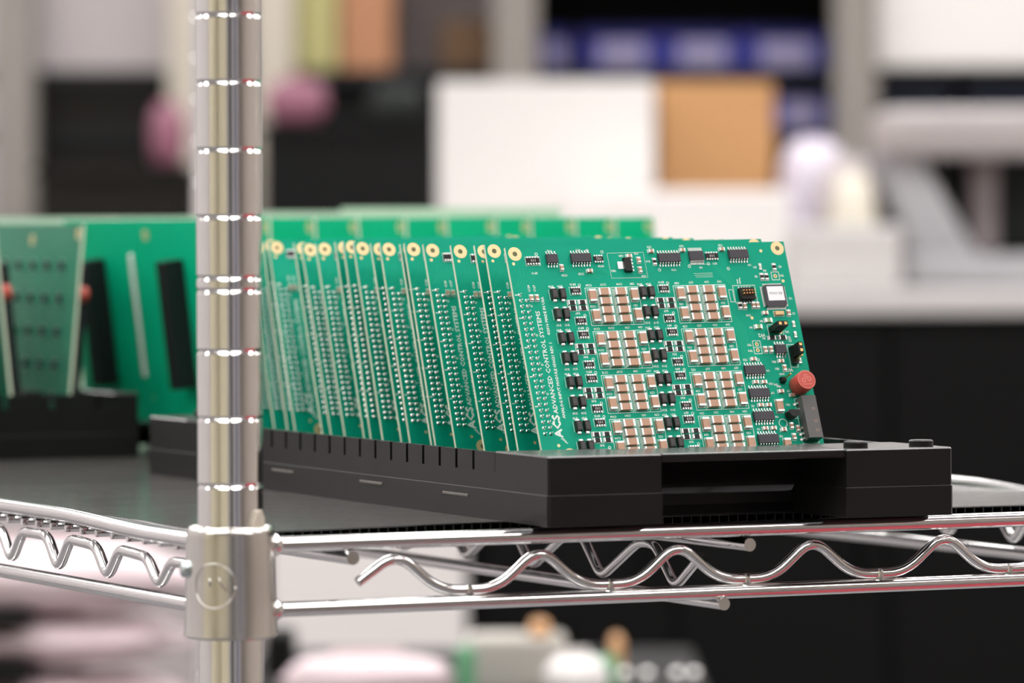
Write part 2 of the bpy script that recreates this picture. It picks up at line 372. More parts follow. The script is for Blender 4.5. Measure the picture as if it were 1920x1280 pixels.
# ================================================================== trays
def make_tray(name, label, loc, rz, L, Wd, H, slot0, pitch, slotw, slotz, recess, studs=True, low=12.0, sides=(0, 1), dashes=(), eb=52):
    t = empty(name, loc, rz); tag(t, label, 'tray', 'black circuit board trays')
    T = M['tray']
    bx0, bx1 = recess
    def inset(pts, d):
        n = len(pts); out = []
        for i in range(n):
            p0, p1, p2 = Vector(pts[i - 1]), Vector(pts[i]), Vector(pts[(i + 1) % n])
            a = (p1 - p0).normalized(); b_ = (p2 - p1).normalized(); na, nb = Vector((-a.y, a.x)), Vector((-b_.y, b_.x))
            k = 1 + na.dot(nb); m_ = (na + nb) / k if k > .2 else na
            out.append(tuple(p1 + m_ * d))
        return out
    def loft(mb, rings):
        i = len(mb.v); n = len(rings[0][0])
        for pts, z in rings: mb.v += [(a, b_, z) for a, b_ in pts]
        for j in range(len(rings) - 1):
            for k in range(n): mb.f.append((i + j * n + k, i + j * n + (k + 1) % n, i + (j + 1) * n + (k + 1) % n, i + (j + 1) * n + k)); mb.m.append(0)
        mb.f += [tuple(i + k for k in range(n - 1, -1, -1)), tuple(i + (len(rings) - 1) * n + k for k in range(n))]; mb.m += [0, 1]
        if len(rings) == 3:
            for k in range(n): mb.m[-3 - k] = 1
    def flip(pts): return [(Wd - x, y) for x, y in pts][::-1]
    for sx in (0, 1):
        mb = MB(); c = 1.2; bw_ = bx0 if sx == 0 else Wd - bx1
        U = [(c, 0), (bw_, 0), (bw_, eb), (3.2, eb), (3.2, L - eb), (bw_, L - eb), (bw_, L), (c, L), (0, L - c), (0, c)]
        A1 = [(c, 0), (bw_, 0), (bw_, eb), (0, eb), (0, c)]; A2 = [(0, L - eb), (bw_, L - eb), (bw_, L), (c, L), (0, L - c)]
        Z = [U, A1, A2]
        if sx: Z = [flip(q) for q in Z]
        loft(mb, [(Z[0], 0), (Z[0], low), (inset(Z[0], .35), low + .25), (inset(Z[0], .35), slotz)])
        for q in Z[1:]: loft(mb, [(inset(q, .35), slotz), (inset(q, .35), H - .55), (inset(q, .95), H)])
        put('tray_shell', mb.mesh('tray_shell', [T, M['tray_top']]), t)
    for yside in (0, 1):
        ya, yb = (0.6, 46) if yside == 0 else (L - 46, L - 0.6)
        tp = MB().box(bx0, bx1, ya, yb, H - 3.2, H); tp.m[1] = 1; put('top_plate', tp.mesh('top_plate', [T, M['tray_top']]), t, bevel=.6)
        yc = 40 if yside == 0 else L - 40
        put('grip_back_wall', MB().box(bx0 - 4, bx1 + 4, min(46, eb) if yside == 0 else L - min(49, eb + 3), min(49, eb + 3) if yside == 0 else L - min(46, eb), 0.2, H - 3.2).mesh('grip_back_wall', T), t)
        # rolled inner wall of the hand grip
        sgn = 1 if yside == 0 else -1
        prof = [(yc - 9 * sgn, H - 3.4), (yc - 10 * sgn, H - 9), (yc - 12 * sgn, H - 12.5), (yc - 12.5 * sgn, H - 15), (yc - 10 * sgn, H - 17.4), (yc - 4 * sgn, H - 18.2), (yc + 6 * sgn, H - 18.2), (yc + 6 * sgn, H - 3.4)]
        g = MB(); n = len(prof); i = 0
        for xx in (bx0, bx1 - 9): g.v += [(xx, p[0], p[1]) for p in prof]
        for j in range(n): g.f.append((j, (j + 1) % n, n + (j + 1) % n, n + j)); g.m.append(0)
        g.f += [tuple(range(n)), tuple(range(2 * n - 1, n - 1, -1))]; g.m += [0, 0]
        put('grip_bar', autosmooth(g.mesh('grip_bar', T), 40), t)
    for sx in sides:
        mb = MB(); x0 = 0 if sx == 0 else Wd; d = 1 if sx == 0 else -1
        def bx(a, b, y0, y1, z0, z1): mb.box(min(x0 + d * a, x0 + d * b), max(x0 + d * a, x0 + d * b), y0, y1, z0, z1)
        ys = []; y = slot0
        while y < L - slot0 + 1: ys.append(y); y += pitch
        prev = eb
        for y in ys + [None]:
            e = L - eb if y is None else y - slotw / 2
            if e > prev: bx(.35, 3.2, prev, e, slotz, H - .5)
            prev = y + slotw / 2 if y is not None else 0
        put('slotted_rim', mb.mesh('slotted_rim', T), t)
        mb = MB(); bx(3.2, 6.5, eb, L - eb, 0, H - 7.5); bx(6.5, 15, eb, L - eb, 0, 5)
        prev = eb
        for y in ys + [None]:                        # comb teeth that hold the boards
            e = L - eb if y is None else y - slotw / 2 - .6
            if e > prev: bx(6.5, 13.5, prev + 4, e - 4, 5, H - 8)
            prev = y + slotw / 2 + .6 if y is not None else 0
        put('slot_comb', mb.mesh('slot_comb', T), t)
        for (y0, y1, z) in dashes:
            if sx == 0: put('ridge_mark', MB().box(-.45, .2, y0, y1, z, z + 1.2).mesh('ridge_mark', M['tray_worn']), t, bevel=.3)
    put('floor_panel', MB().box(14, Wd - 14, 46, L - 46, 0.6, 4.4).mesh('floor_panel', T), t)
    if studs:
        sm = autosmooth(MB().lathe([(5.0, H - .2), (5.0, H + 2.2), (4.4, H + 2.7), (1, H + 2.75)], 20).mesh('stud', T))
        for sx, sy in ((Wd - 39, 11), (Wd - 9, 11), (Wd - 14, L - 12), (24, L - 13)): put('stud', sm, t, (sx, sy, 0))
    return t
TX, TY, TYAW = 127.66, -14.594, -0.036753
TL, TWD, TH = 459.0, 180.17, 27.5
tray1 = make_tray('circuit_board_tray', 'long black plastic tray in front, holding the row of green boards', (TX, TY, ZB), TYAW, TL, TWD, TH, 73.2, 17.25, 2.3, 19.3, (49.5, 131.0),
                  dashes=((270.6, 296.1, 8.6), (168, 193, 8.4), (77.5, 103.5, 8.0)))

# ================================================================== circuit board components (origin on the board face, z outward)
def cmesh(name, mb, mats, smooth=0):
    me = mb.mesh(name, mats)
    return autosmooth(me, smooth) if smooth else me
K = {}          # kind -> list of (object name, MB, materials, child list)
def kind(key, name, mb, mats, kids=()): K[key] = (name, mb, mats, kids, cmesh(name, mb, mats), [(n, cmesh(n, b, mm), b, mm) for n, b, mm in kids])
TIN, PAD, CER = M['tin'], M['pad'], M['ceramic']
def chip_cap(w, h, t, term, along, mats_body):
    mb = MB()
    if along == 'y':
        mb.cbox(0, 0, w + .4, h + 1.0, .01, .06, 2)
        mb.cbox(0, 0, w, h - 2 * term, .15, t, 0); mb.cbox(0, h / 2 - term / 2, w + .06, term, .06, t + .05, 1); mb.cbox(0, -h / 2 + term / 2, w + .06, term, .06, t + .05, 1)
    else:
        mb.cbox(0, 0, w + .9, h + .3, .01, .06, 2)
        mb.cbox(0, 0, w - 2 * term, h, .15, t, 0); mb.cbox(w / 2 - term / 2, 0, term, h + .06, .06, t + .05, 1); mb.cbox(-w / 2 + term / 2, 0, term, h + .06, .06, t + .05, 1)
    return mb
kind('capA', 'ceramic_capacitor', chip_cap(2.9, 5.2, 1.7, .75, 'y', 0), [CER, TIN, PAD])
kind('capB', 'ceramic_capacitor', chip_cap(5.1, 2.85, 1.8, .68, 'x', 0), [CER, TIN, PAD])
kind('capS', 'ceramic_capacitor', chip_cap(2.3, 1.35, .95, .55, 'x', 0), [CER, TIN, PAD])
kind('capV', 'ceramic_capacitor', chip_cap(1.35, 2.3, .95, .55, 'y', 0), [CER, TIN, PAD])
kind('resH', 'chip_resistor', chip_cap(3.2, 1.7, .6, .45, 'x', 0), [M['black'], TIN, PAD])
kind('resV', 'chip_resistor', chip_cap(1.4, 2.5, .6, .6, 'y', 0), [M['black'], TIN, PAD])
kind('resG', 'chip_resistor', chip_cap(3.2, 1.7, .8, .8, 'x', 0), [M['glassgreen'], TIN, PAD])
mb = MB().cbox(0, 0, 2.8, 4.5, .2, 2.1, 0, top=(.25, .25)); mb.cbox(0, 2.5, 1.5, 1.1, .05, .8, 1); mb.cbox(0, -2.5, 1.5, 1.1, .05, .8, 1); mb.cbox(0, 2.9, 1.7, .7, .01, .06, 2); mb.cbox(0, -2.9, 1.7, .7, .01, .06, 2)
for k_ in range(4): mb.face([(-.7, 1.0 - k_ * .62, 2.12), (-.7, .78 - k_ * .62, 2.12), (.55 + .2 * (k_ % 2), .78 - k_ * .62, 2.12), (.55 + .2 * (k_ % 2), 1.0 - k_ * .62, 2.12)], 3)
kind('diode', 'surface_mount_diode', mb, [M['diode'], TIN, PAD, M['dkprint']])
want('103', '101', '102')
bake_later = []
def respack(n, pitch, h, body):
    mb = MB(); w = n * pitch - .2
    mb.cbox(0, 0, w, h - .25, .15, .65, 0); mb.cbox(0, 0, w - .1, h, .06, .4, 1)
    for i in range(n):
        x = (i - (n - 1) / 2) * pitch
        for s in (1, -1): mb.cbox(x, s * (h / 2 + .1), pitch * .52, .7, .02, .68, 1)
    return mb
kind('rp4', 'resistor_array', respack(4, 1.08, 2.5, 0), [M['black'], TIN])
kind('rp5', 'resistor_array', respack(5, 1.2, 2.7, 0), [M['black'], TIN])
def gull(mb, x, y, dx, dy, wd, z0=.95, L1=.35, L2=.3, L3=.6, m=0):
    # one gull-wing lead leaving the body at (x, y) in direction (dx, dy)
    pr = [(0, z0), (L1, z0), (L1 + L2, .12), (L1 + L2 + L3, .12)]; t = .16; nx, ny = -dy, dx
    up = [(a, b + t) for a, b in pr]; i = len(mb.v)
    for s in (-wd / 2, wd / 2):
        for a, b in pr + up[::-1]: mb.v.append((x + dx * a + nx * s, y + dy * a + ny * s, b))
    n = 8
    for j in range(n): mb.f.append((i + j, i + (j + 1) % n, i + n + (j + 1) % n, i + n + j)); mb.m.append(m)
    for q in ((0, 1, 6, 7), (1, 2, 5, 6), (2, 3, 4, 5)):
        mb.f.append(tuple(i + k for k in q[::-1])); mb.f.append(tuple(i + n + k for k in q)); mb.m += [m, m]
def soic(npin, pitch, L, Wd, H, lw, reach=1.3):
    b = MB().cbox(0, 0, L, Wd, .15, H, 0, top=(.12, .12)); l = MB()
    for i in range(npin):
        x = (i - (npin - 1) / 2) * pitch
        gull(l, x, Wd / 2 - .02, 0, 1, lw, H * .55, .3 * reach, .3 * reach, .65 * reach); gull(l, x, -Wd / 2 + .02, 0, -1, lw, H * .55, .3 * reach, .3 * reach, .65 * reach)
    return b, l
for key, n, p, L, Wd, H, lw in (('soic8', 4, 1.27, 5.0, 3.9, 1.6, .5), ('soic14', 7, 1.27, 9.0, 3.9, 1.6, .5), ('soic16', 7, 1.27, 9.3, 3.9, 1.6, .5), ('soic16b', 8, 1.27, 10.0, 3.9, 1.6, .5), ('tssop', 10, .65, 6.7, 4.3, 1.1, .3)):
    b, l = soic(n, p, L, Wd, H, lw); kind(key, 'integrated_circuit', b, [M['resin']], [('lead_rows', l, [TIN])])
b = MB().cbox(0, 0, 3.3, 6.2, .15, 1.7, 0, top=(.15, .2)); l = MB().cbox(-2.9, 0, 2.8, 3.2, .05, .45, 0)
for i in range(4): gull(l, 1.6, (i - 1.5) * 1.5, 1, 0, .7, .9)
kind('regulator', 'voltage_regulator', b, [M['black']], [('tab_and_leads', l, [TIN])])
b = MB().prism([(-4.8, -4.0), (-4.0, -4.8), (4.0, -4.8), (4.8, -4.0), (4.8, 4.8 - .8), (4.0, 4.8), (-4.0, 4.8), (-4.8, 4.0)], .15, 1.6); l = MB()
for i in range(18):
    x = (i - 8.5) * .5
    for dx, dy in ((1, 0), (-1, 0), (0, 1), (0, -1)): gull(l, dx * 4.78 + (x if dy else 0), dy * 4.78 + (x if dx else 0), dx, dy, .24, .85, .25, .2, .55)
want('43-0066')
stk = MB().cbox(.35, .9, 7.6, 6.3, 1.6, 1.68)
kind('qfp', 'microcontroller', b, [M['resin']], [('lead_rows', l, [TIN]), ('sticker', stk, [M['sticker']])])
kind('fuse', 'radial_fuse', MB().lathe([(4.0, .3), (4.25, .6), (4.25, 8.0), (4.05, 8.35), (3.6, 8.4), (.5, 8.4)], 32), [M['fuse']],
     [('fuse_marking', (lambda q: (ring(q, -.2, 1.6, .5, .85, 8.45, 12), ring(q, 1.3, .3, .6, .95, 8.45, 12), ring(q, -1.4, -.2, .6, .95, 8.45, 12), ring(q, 0, 0, 3.75, 4.0, 8.42, 32), line(q, -2.2, -1.9, 2.2, -1.9, .25, 8.46)) and q)(MB()), [M['fuse_mark']])])
K['fuse'][4].polygons.foreach_set('use_smooth', [True] * len(K['fuse'][4].polygons)); K['fuse'][4].set_sharp_from_angle(angle=.7)
dp = [(2.4 * math.cos(math.radians(a)), 2.4 * math.sin(math.radians(a))) for a in range(-200, 21, 18)]
kind('to92', 'transistor', MB().prism(dp, 1.2, 5.8).box(-1.5, -1.1, -.2, .2, 0, 1.2, 1).box(-.2, .2, -.2, .2, 0, 1.2, 1).box(1.1, 1.5, -.2, .2, 0, 1.2, 1), [M['black'], TIN])
b = MB().cbox(0, 0, 6.7, 18.6, .4, 5.2, 0, top=(.1, .1)); l = MB()
for v in (7.2, 4.6, -3.6, -6.0, -8.2): gull(l, -3.3, v, -1, 0, .9, 1.6, .5, .4, .9)
mk = MB()
for v in (3.0, -2.4, -6.4): rect(mk, .6, v, 1.8, v + .8, .15, 5.24)
kind('relay', 'signal_relay', b, [M['relay']], [('leads', l, [TIN]), ('case_marking', mk, [M['ceramic']])])
b = MB().box(-3.3, 3.3, -2.6, 2.6, .3, 2.4).box(-3.3, 3.3, -2.6, -1.9, 2.4, 3.2); l = MB(); g = MB()
for i in range(5):
    for j in (-1, 1):
        g.cbox((i - 2) * 1.27, j * .64, .42, .42, 2.4, 4.6); l.cbox((i - 2) * 1.27, j * 3.0, .5, 1.3, .05, .5)
kind('header10', 'pin_header', b, [M['black']], [('contact_pins', g, [M['gold_pin']]), ('solder_tails', l, [TIN])])
def jumper(n, vertical):
    b = MB(); g = MB(); l = MB(); s = MB()
    for i in range(n):
        o = (i - (n - 1) / 2) * 2.54; x, y = (0, o) if vertical else (o, 0)
        l.cbox(x, y, 2.5, 2.5, .2, 2.5)
        if i < n: g.cbox(x, y, .6, .6, 2.5, 8.4)
    c = .0
    (lambda dx, dy: s.cbox(0, 0 if not vertical else .9, dx, dy, 2.7, 8.6, 0, top=(.15, .15)))(2.4 if vertical else 5.0, 5.0 if vertical else 2.5)
    for o in (-1.27, 1.27): g.cbox(0 if vertical else o, (o + .9) if vertical else 0, 1.15, 1.15, 8.58, 8.75)
    return l, s, g
l, s_, g = jumper(2, False); kind('jumperH', 'jumper_header', l, [M['black']], [('jumper_cap', s_, [M['black']]), ('contact_pins', g, [M['gold_pin']])])
l, s_, g = jumper(3, True); kind('jumperV', 'jumper_header', l, [M['black']], [('jumper_cap', s_, [M['black']]), ('contact_pins', g, [M['gold_pin']])])
kind('hook', 'test_post', MB().cbox(0, 0, 2.4, 2.4, .1, 2.6, 0, top=(.3, .3)), [M['black']], [('contact_pin', MB().cbox(0, 0, .5, .5, 2.6, 8.5), [M['gold_pin']])])
kind('crystal', 'crystal', MB().cbox(0, 0, 4.2, 1.9, .1, 1.2, 0, top=(.15, .15)).cbox(0, 0, 4.9, 2.5, .01, .06, 1), [M['crystal'], PAD])
kind('led', 'indicator_led', MB().cbox(0, 0, 1.0, 1.3, .1, .8, 0, top=(.15, .15)).cbox(0, 1.0, 1.2, .7, .02, .4, 1).cbox(0, -1.0, 1.2, .7, .02, .4, 1), [M['led'], TIN])
def mk_pad(r0, r1):
    q = MB(); ring(q, 0, 0, r0, r1, .06, 28); return q
hq = MB(); disc(hq, 0, 0, 1.06, .045, 16)
kind('mount', 'mounting_pad', mk_pad(1.05, 3.0), [M['gold']], [('screw_hole', hq, [M['hole']])])
q = MB(); disc(q, 0, 0, .68, .05, 14); kind('via', 'gold_dot', q, [M['gold']])
q = MB(); ring(q, 0, 0, .42, .85, .05, 16); hq = MB(); disc(hq, 0, 0, .43, .045, 10); kind('test', 'test_pad', q, [M['gold']], [('pad_hole', hq, [M['hole']])])

BW, BH = 128.13, 111.49
place = []                # (kind, u, v, rotation)
def P(k, u, v, r=0.0): place.append((k, u, v, r))
RP_ROW = 19.1
for blk in range(2):
    ub = 40.3 * blk
    for row in range(5):
        vr = RP_ROW * row
        for dv in (0, 8.65):
            for du in (17.75, 21.45):
                P('diode', du + ub, 21.2 + vr + dv)
        P('rp4', 27.85 + ub, 19.8 + vr); P('rp4', 27.8 + ub, 32.95 + vr)
        for du in (25.25, 29.9):
            for dv in (24.85, 27.3): P('resH', du + ub, dv + vr)
        P('capA', 34.8 + ub, 22.3 + vr); P('capA', 34.8 + ub, 31.1 + vr); P('capA', 53.9 + ub, 22.3 + vr); P('capA', 53.9 + ub, 31.1 + vr)
        for k in range(4):
            P('capB', 40.2 + ub, 20.9 + 3.97 * k + vr); P('capB', 47.75 + ub, 20.9 + 3.97 * k + vr)
PI = math.pi
LEFT = [('mount', 3.8, 3.0, 0), ('via', 2.46, 7.3, 0), ('rp5', 11.15, 6.2, 0), ('capV', 7.5, 22.4, 0), ('capV', 9.95, 22.4, 0), ('via', 7.77, 86.2, 0), ('mount', 12.2, 90.6, 0)]
for a in [('soic8', 19.7, 5.75), ('soic14', 32.75, 5.7), ('rp4', 40.85, 6.05), ('regulator', 53.4, 9.1), ('capV', 23.55, 9.5), ('capS', 35.9, 11.2), ('capS', 55.05, 5.1), ('capV', 59.1, 7.0), ('capV', 58.9, 11.3),
          ('capS', 65.5, 3.1), ('resV', 66.3, 7.8), ('soic16b', 73.0, 6.5), ('capS', 80.0, 3.0), ('tssop', 85.8, 5.8), ('rp5', 93.05, 5.9), ('capS', 98.3, 3.0), ('soic14', 105.3, 5.6), ('via', 116.6, 4.0), ('mount', 124.55, 3.0),
          ('led', 114.7, 11.1), ('resV', 121.2, 11.4), ('test', 121.0, 15.4), ('resV', 114.6, 15.6), ('resV', 116.75, 15.7), ('via', 124.2, 17.7), ('qfp', 118.4, 24.6), ('header10', 105.2, 23.6), ('resV', 101.7, 28.2), ('capV', 103.8, 28.5),
          ('capV', 107.9, 28.2), ('capV', 109.8, 28.2), ('capS', 112.7, 31.8), ('crystal', 119.1, 32.2), ('capV', 123.6, 32.1), ('resG', 113.5, 35.1), ('resG', 108.3, 37.8), ('jumperH', 115.4, 39.6), ('led', 125.0, 37.0), ('led', 124.8, 41.7),
          ('via', 106.3, 33.7), ('test', 118.2, 40.4), ('resH', 113.6, 42.8), ('resH', 118.6, 42.8), ('test', 106.1, 45.4), ('test', 106.0, 48.05), ('capV', 109.4, 48), ('capV', 112.0, 48), ('soic8', 116.2, 48.2), ('jumperV', 121.6, 51.2),
          ('led', 124.6, 53.1), ('capS', 103.0, 52.0), ('capS', 115.6, 53.2), ('capV', 116.65, 56.3), ('soic16', 102.3, 57.0), ('soic16', 102.3, 67.1), ('soic16', 102.3, 77.2), ('soic16', 102.3, 87.2), ('capS', 102.0, 62.1), ('capS', 105.8, 62.2),
          ('capS', 102.2, 72.2), ('capS', 105.8, 72.3), ('capS', 102.2, 82.4), ('capS', 106.0, 82.4), ('hook', 114.4, 61.8), ('fuse', 121.3, 64.6), ('capS', 112.8, 66.5), ('capS', 117.75, 68.3), ('capA', 110.55, 73.0), ('to92', 114.3, 77.2),
          ('relay', 122.3, 79.6), ('capV', 114.5, 81.7), ('capV', 117.3, 83.0), ('capV', 114.75, 86.5), ('capS', 110.5, 83.3), ('capA', 110.8, 90.0), ('mount', 124.5, 107.5), ('mount', 3.8, 107.5)]: P(*a)

# silkscreen writing and outlines
want('ADVANCED CONTROL SYSTEMS', 'ANALOG INPUT MODULE 050621 REV. 1', '©2016 MADE IN USA', 'ACS', 'J1', 'W1', 'W2', 'GND')
lab = [('RP19', 11.0, 11.6), ('U12', 19.5, 2.0), ('U11', 32.5, 1.9), ('C126', 24.3, 12.9), ('C125', 32.0, 12.4), ('RP20', 41.5, 9.2), ('VR3', 46.9, 11.4), ('C84', 51.6, 4.9), ('C75', 58.7, 3.9), ('C74', 60.3, 14.0),
       ('C73', 65.2, 1.2), ('R16', 63.3, 7.6), ('U10', 74.5, 11.6), ('C69', 80.1, 1.1), ('U9', 87.2, 10.8), ('RP1', 94.0, 9.2), ('C23', 98.2, 1.2), ('U4', 110.0, 10.2), ('D6', 112.2, 11.3), ('R3', 124.0, 11.3), ('TP1', 124.1, 15.2), ('R5', 111.9, 15.4), ('R4', 116.5, 12.9),
       ('U2', 126.0, 25.6), ('C18', 104.9, 32.6), ('C1', 126.2, 32.3), ('R9', 110.2, 35.3), ('R8', 104.9, 38.0), ('TP2', 121.2, 40.3), ('R6', 109.8, 43.0), ('R2', 121.6, 42.9), ('TP5', 102.6, 45.6), ('TP4', 102.5, 48.2), ('C22', 99.3, 52.2), ('FB2', 112.4, 53.4), ('FB3', 113.2, 56.5),
       ('U6', 108.8, 57.2), ('U7', 108.9, 67.0), ('U8', 108.7, 77.5), ('TP3', 111.3, 63.4), ('FB4', 112.4, 64.3), ('C7', 116.5, 66.4), ('C3', 112.9, 70.0), ('VR1', 115.0, 72.4), ('D4', 117.8, 78.4), ('C5', 98.7, 72.4), ('C6', 99.2, 82.6), ('C20', 109.0, 63.0), ('U5', 108.9, 86.0)]
n1 = 38
for blk in range(2):
    for row in range(5):
        ub, vr = 40.3 * blk, 19.1 * row; k = blk * 40 + row * 6
        lab += [('D%d' % (38 - k // 6), 17.2 + ub, 17.6 + vr), ('D%d' % (30 - k // 6), 21.2 + ub, 17.6 + vr), ('RP%d' % (18 - k // 5), 27.2 + ub, 16.9 + vr), ('C%d' % (124 - k), 34.4 + ub, 17.5 + vr), ('C%d' % (119 - k), 41.0 + ub, 17.3 + vr), ('C%d' % (100 - k), 48.3 + ub, 17.3 + vr),
                ('C%d' % (83 - k // 2), 54.2 + ub, 17.3 + vr), ('R%d' % (47 - k // 4), 27.0 + ub, 29.6 + vr), ('C%d' % (122 - k), 34.6 + ub, 26.8 + vr), ('C%d' % (81 - k // 2), 54.0 + ub, 26.8 + vr), ('D%d' % (29 - k // 9), 17.6 + ub, 34.6 + vr), ('D%d' % (21 - k // 9), 21.4 + ub, 34.6 + vr)]
want(*[a[0] for a in lab]); want('C127', 'C128', '1', '8')
bake_text()
silkL = MB()      # writing on the left strip, shared by every board of the row
text(silkL, 'ADVANCED CONTROL SYSTEMS', 9.2, -(72.65 + 28) / 2, 2.75, PI / 2, fit=44.4, bold=.06)
text(silkL, 'ANALOG INPUT MODULE 050621 REV. 1', 12.4, -(74.7 + 42.0) / 2, 1.75, PI / 2, fit=32.6, bold=.07)
text(silkL, '©2016 MADE IN USA', 12.4, -(38.7 + 22.0) / 2, 1.75, PI / 2, fit=16.6, bold=.07)
text(silkL, 'ACS', 8.7, -78.0, 4.7, PI / 2, fit=9.6, bold=.22)
for k in range(3): line(silkL, 9.4 + k * .75, -83.3 - .7 * k, 11.0 + k * .5, -83.6 - .9 * k, .35)
text(silkL, 'C128', 7.2, -18.2, 1.35, PI / 2, bold=.05); text(silkL, 'C127', 9.7, -18.2, 1.35, PI / 2, bold=.05)
for v in (20.9, 31.0, 43.8, 56.4, 69.2): line(silkL, .5, -v, 1.8, -v, .45)
for v in (25.9, 38.6, 51.4, 64.0, 76.8): ring(silkL, 7.0, -v, .3, .5, .04, 10)
ring(silkL, 13.3, -3.3, .45, .72); rect(silkL, 8.0, -4.4, 14.4, -8.2, .22)
silk = MB()
for t_, u, v in lab: text(silk, t_, u, -v, 1.28, PI, bold=.05)
text(silk, 'J1', 103.6, -17.1, 2.9, PI, bold=.08); text(silk, 'W2', 109.2, -41.6, 2.2, PI, bold=.06); text(silk, 'W1', 119.0, -57.2, 2.2, PI, bold=.06); text(silk, 'GND', 115.0, -58.9, 1.2, PI, bold=.04)
for blk in range(2):
    for row in range(5):
        ub, vr = 40.3 * blk, 19.1 * row
        for x0, x1, xm in ((32.4, 43.85, 36.9), (44.45, 56.4, 51.6)):
            rect(silk, x0 + ub, -(18.6 + vr), x1 + ub, -(35.1 + vr), .22); line(silk, xm + ub, -(18.6 + vr), xm + ub, -(35.1 + vr), .18, .034)
        for k in range(1, 4): line(silk, 36.9 + ub, -(18.9 + 3.97 * k + vr), 43.8 + ub, -(18.9 + 3.97 * k + vr), .3, .036); line(silk, 44.5 + ub, -(18.9 + 3.97 * k + vr), 51.6 + ub, -(18.9 + 3.97 * k + vr), .3, .036)
        for v0 in (18.9, 27.6): line(silk, 15.9 + ub, -(v0 + vr), 15.9 + ub, -(v0 + 4.6 + vr), .22)
        rect(silk, 23.2 + ub, -(23.7 + vr), 32.0 + ub, -(28.5 + vr), .2)
        for vv in (17.3, 30.6): ring(silk, 30.2 + ub, -(vv + vr), .4, .65, .04, 14)
        for vv in (19.8, 32.95): rect(silk, 25.3 + ub, -(vv - 1.7 + vr), 30.4 + ub, -(vv + 1.7 + vr), .18)
for u, v in ((36.6, 2.2), (43.2, 2.9), (68.0, 11.4), (82.0, 10.2), (91.0, 9.2), (99.8, 11.6), (105.3, 52.3), (106.6, 62.0), (121.9, 44.2)): ring(silk, u, -v, .42, .68, .04, 14)
rect(silk, 119.3, -13.6, 122.8, -17.1, .25); rect(silk, 104.3, -43.9, 107.8, -49.6, .25); line(silk, 104.3, -46.75, 107.8, -46.75, .25)
rect(silk, 100.2, -19.2, 110.4, -27.0, .22); rect(silk, 98.0, -21.0, 99.8, -26.4, .22); rect(silk, 112.6, -36.9, 119.6, -41.9, .22); rect(silk, 119.9, -46.0, 123.3, -56.0, .22)
ring(silk, 111.0, -80.4, 1.7, 2.0, .04, 20); rect(silk, 118.4, -69.9, 126.0, -89.6, .2)
rect(silk, 45.4, -3.5, 62.0, -14.6, .12)
for y0 in (9.4, 13.4, 14.2, 15.0): line(silk, 78 + y0 * .4, -y0, 92, -y0, .12)
# faint copper tracks under the mask
tr = MB(); trL = MB()
rnd = random.Random(3)
for k in range(6):
    line(trL, 1.2 + k * 1.5, -(18 - k * .3), 4.5 + k * 1.5, -(13 - k * .4), .35, .012); line(trL, 4.5 + k * 1.5, -(13 - k * .4), 4.7 + k * 1.6, -(9.6 + (k % 3)), .35, .014)
for k in range(9): line(tr, 14.5, -(24 + k * 8.2), 16.4, -(24 + k * 8.2), .5, .012)
for k in range(8): line(tr, 96.8 + k * .7, -(30 + k * .9), 99.2 + k * .75, -(52 + k * .4), .32, .012); line(tr, 92.5 + k * 1.1, -(9.5 + k * .5), 97.5 + k * 1.0, -(16.5 + k * 1.3), .32, .012)
for k in range(10): line(tr, 30 + k * 1.3, -(9.4 + (k % 4) * .7), 34 + k * 1.5, -(12.4 + (k % 5) * .6), .3, .012)
pins = MB()
for i in range(25):
    v = 20.95 + i * 2.505
    for u in (2.7, 5.4):
        if i == 0 and u > 3: continue
        pins.lathe([(.8, .02), (.5, .3), (.32, .7), (.28, 1.7), (.08, 1.9)], 8, 0, u, -v)
M['pin'] = mat('pin_solder', (.85, .85, .84, 1), .22, 1.0)
pins_me = autosmooth(pins.mesh('header_pins', M['pin']), 60)
silkL_me = silkL.mesh('silkscreen_writing', M['silk']); silk_me = silk.mesh('silkscreen_designators', M['silk']); tr_me = tr.mesh('copper_tracks', M['mask_pale']); trL_me = trL.mesh('copper_tracks', M['mask_pale'])
sub = MB(); sub.box(0, BW, -BH, 0, -1.6, 0, 1); sub.m[0] = 0; sub.m[1] = 0
sub_me = sub.mesh('laminate', [M['mask'], M['edge']])
mk3 = {}
for t_ in ('103', '101', '102'):
    q = MB(); text(q, t_, 0, 0, 1.7, PI, z=.67); mk3[t_] = q.mesh('marking', M['mark'])
stp = MB(); text(stp, '43-0066', .35, .9, 1.9, PI, z=1.70); stp_me = stp.mesh('sticker_print', M['dkprint'])
TALL = ('fuse', 'relay', 'jumperH', 'jumperV', 'header10', 'to92', 'hook')
def make_field(skip):
    field = MB(); fmats = []
    for k, u, v, r in place:
        if k in skip: continue
        nm, mb, mats, kids, me, kk = K[k]
        for b_, mm in [(mb, mats)] + [(x[2], x[3]) for x in kk]:
            idx = []
            for q in mm:
                if q not in fmats: fmats.append(q)
                idx.append(fmats.index(q))
            field.add(b_, u, -v, 0, r, idx)
    return field.mesh('component_field', fmats)
field_me, field_low_me = make_field(()), make_field(TALL)
def add_comp(root, k, u, v, r, name=None):
    nm, mb, mats, kids, me, kk = K[k]
    o = put(nm, me, root, (u, -v, 0), r)
    for n, cm, b_, mm in kk: 
        c = put(n, cm, o)
        if n == 'sticker': put('sticker_print', stp_me, o)
    return o
ct, st = math.cos(TYAW), math.sin(TYAW)
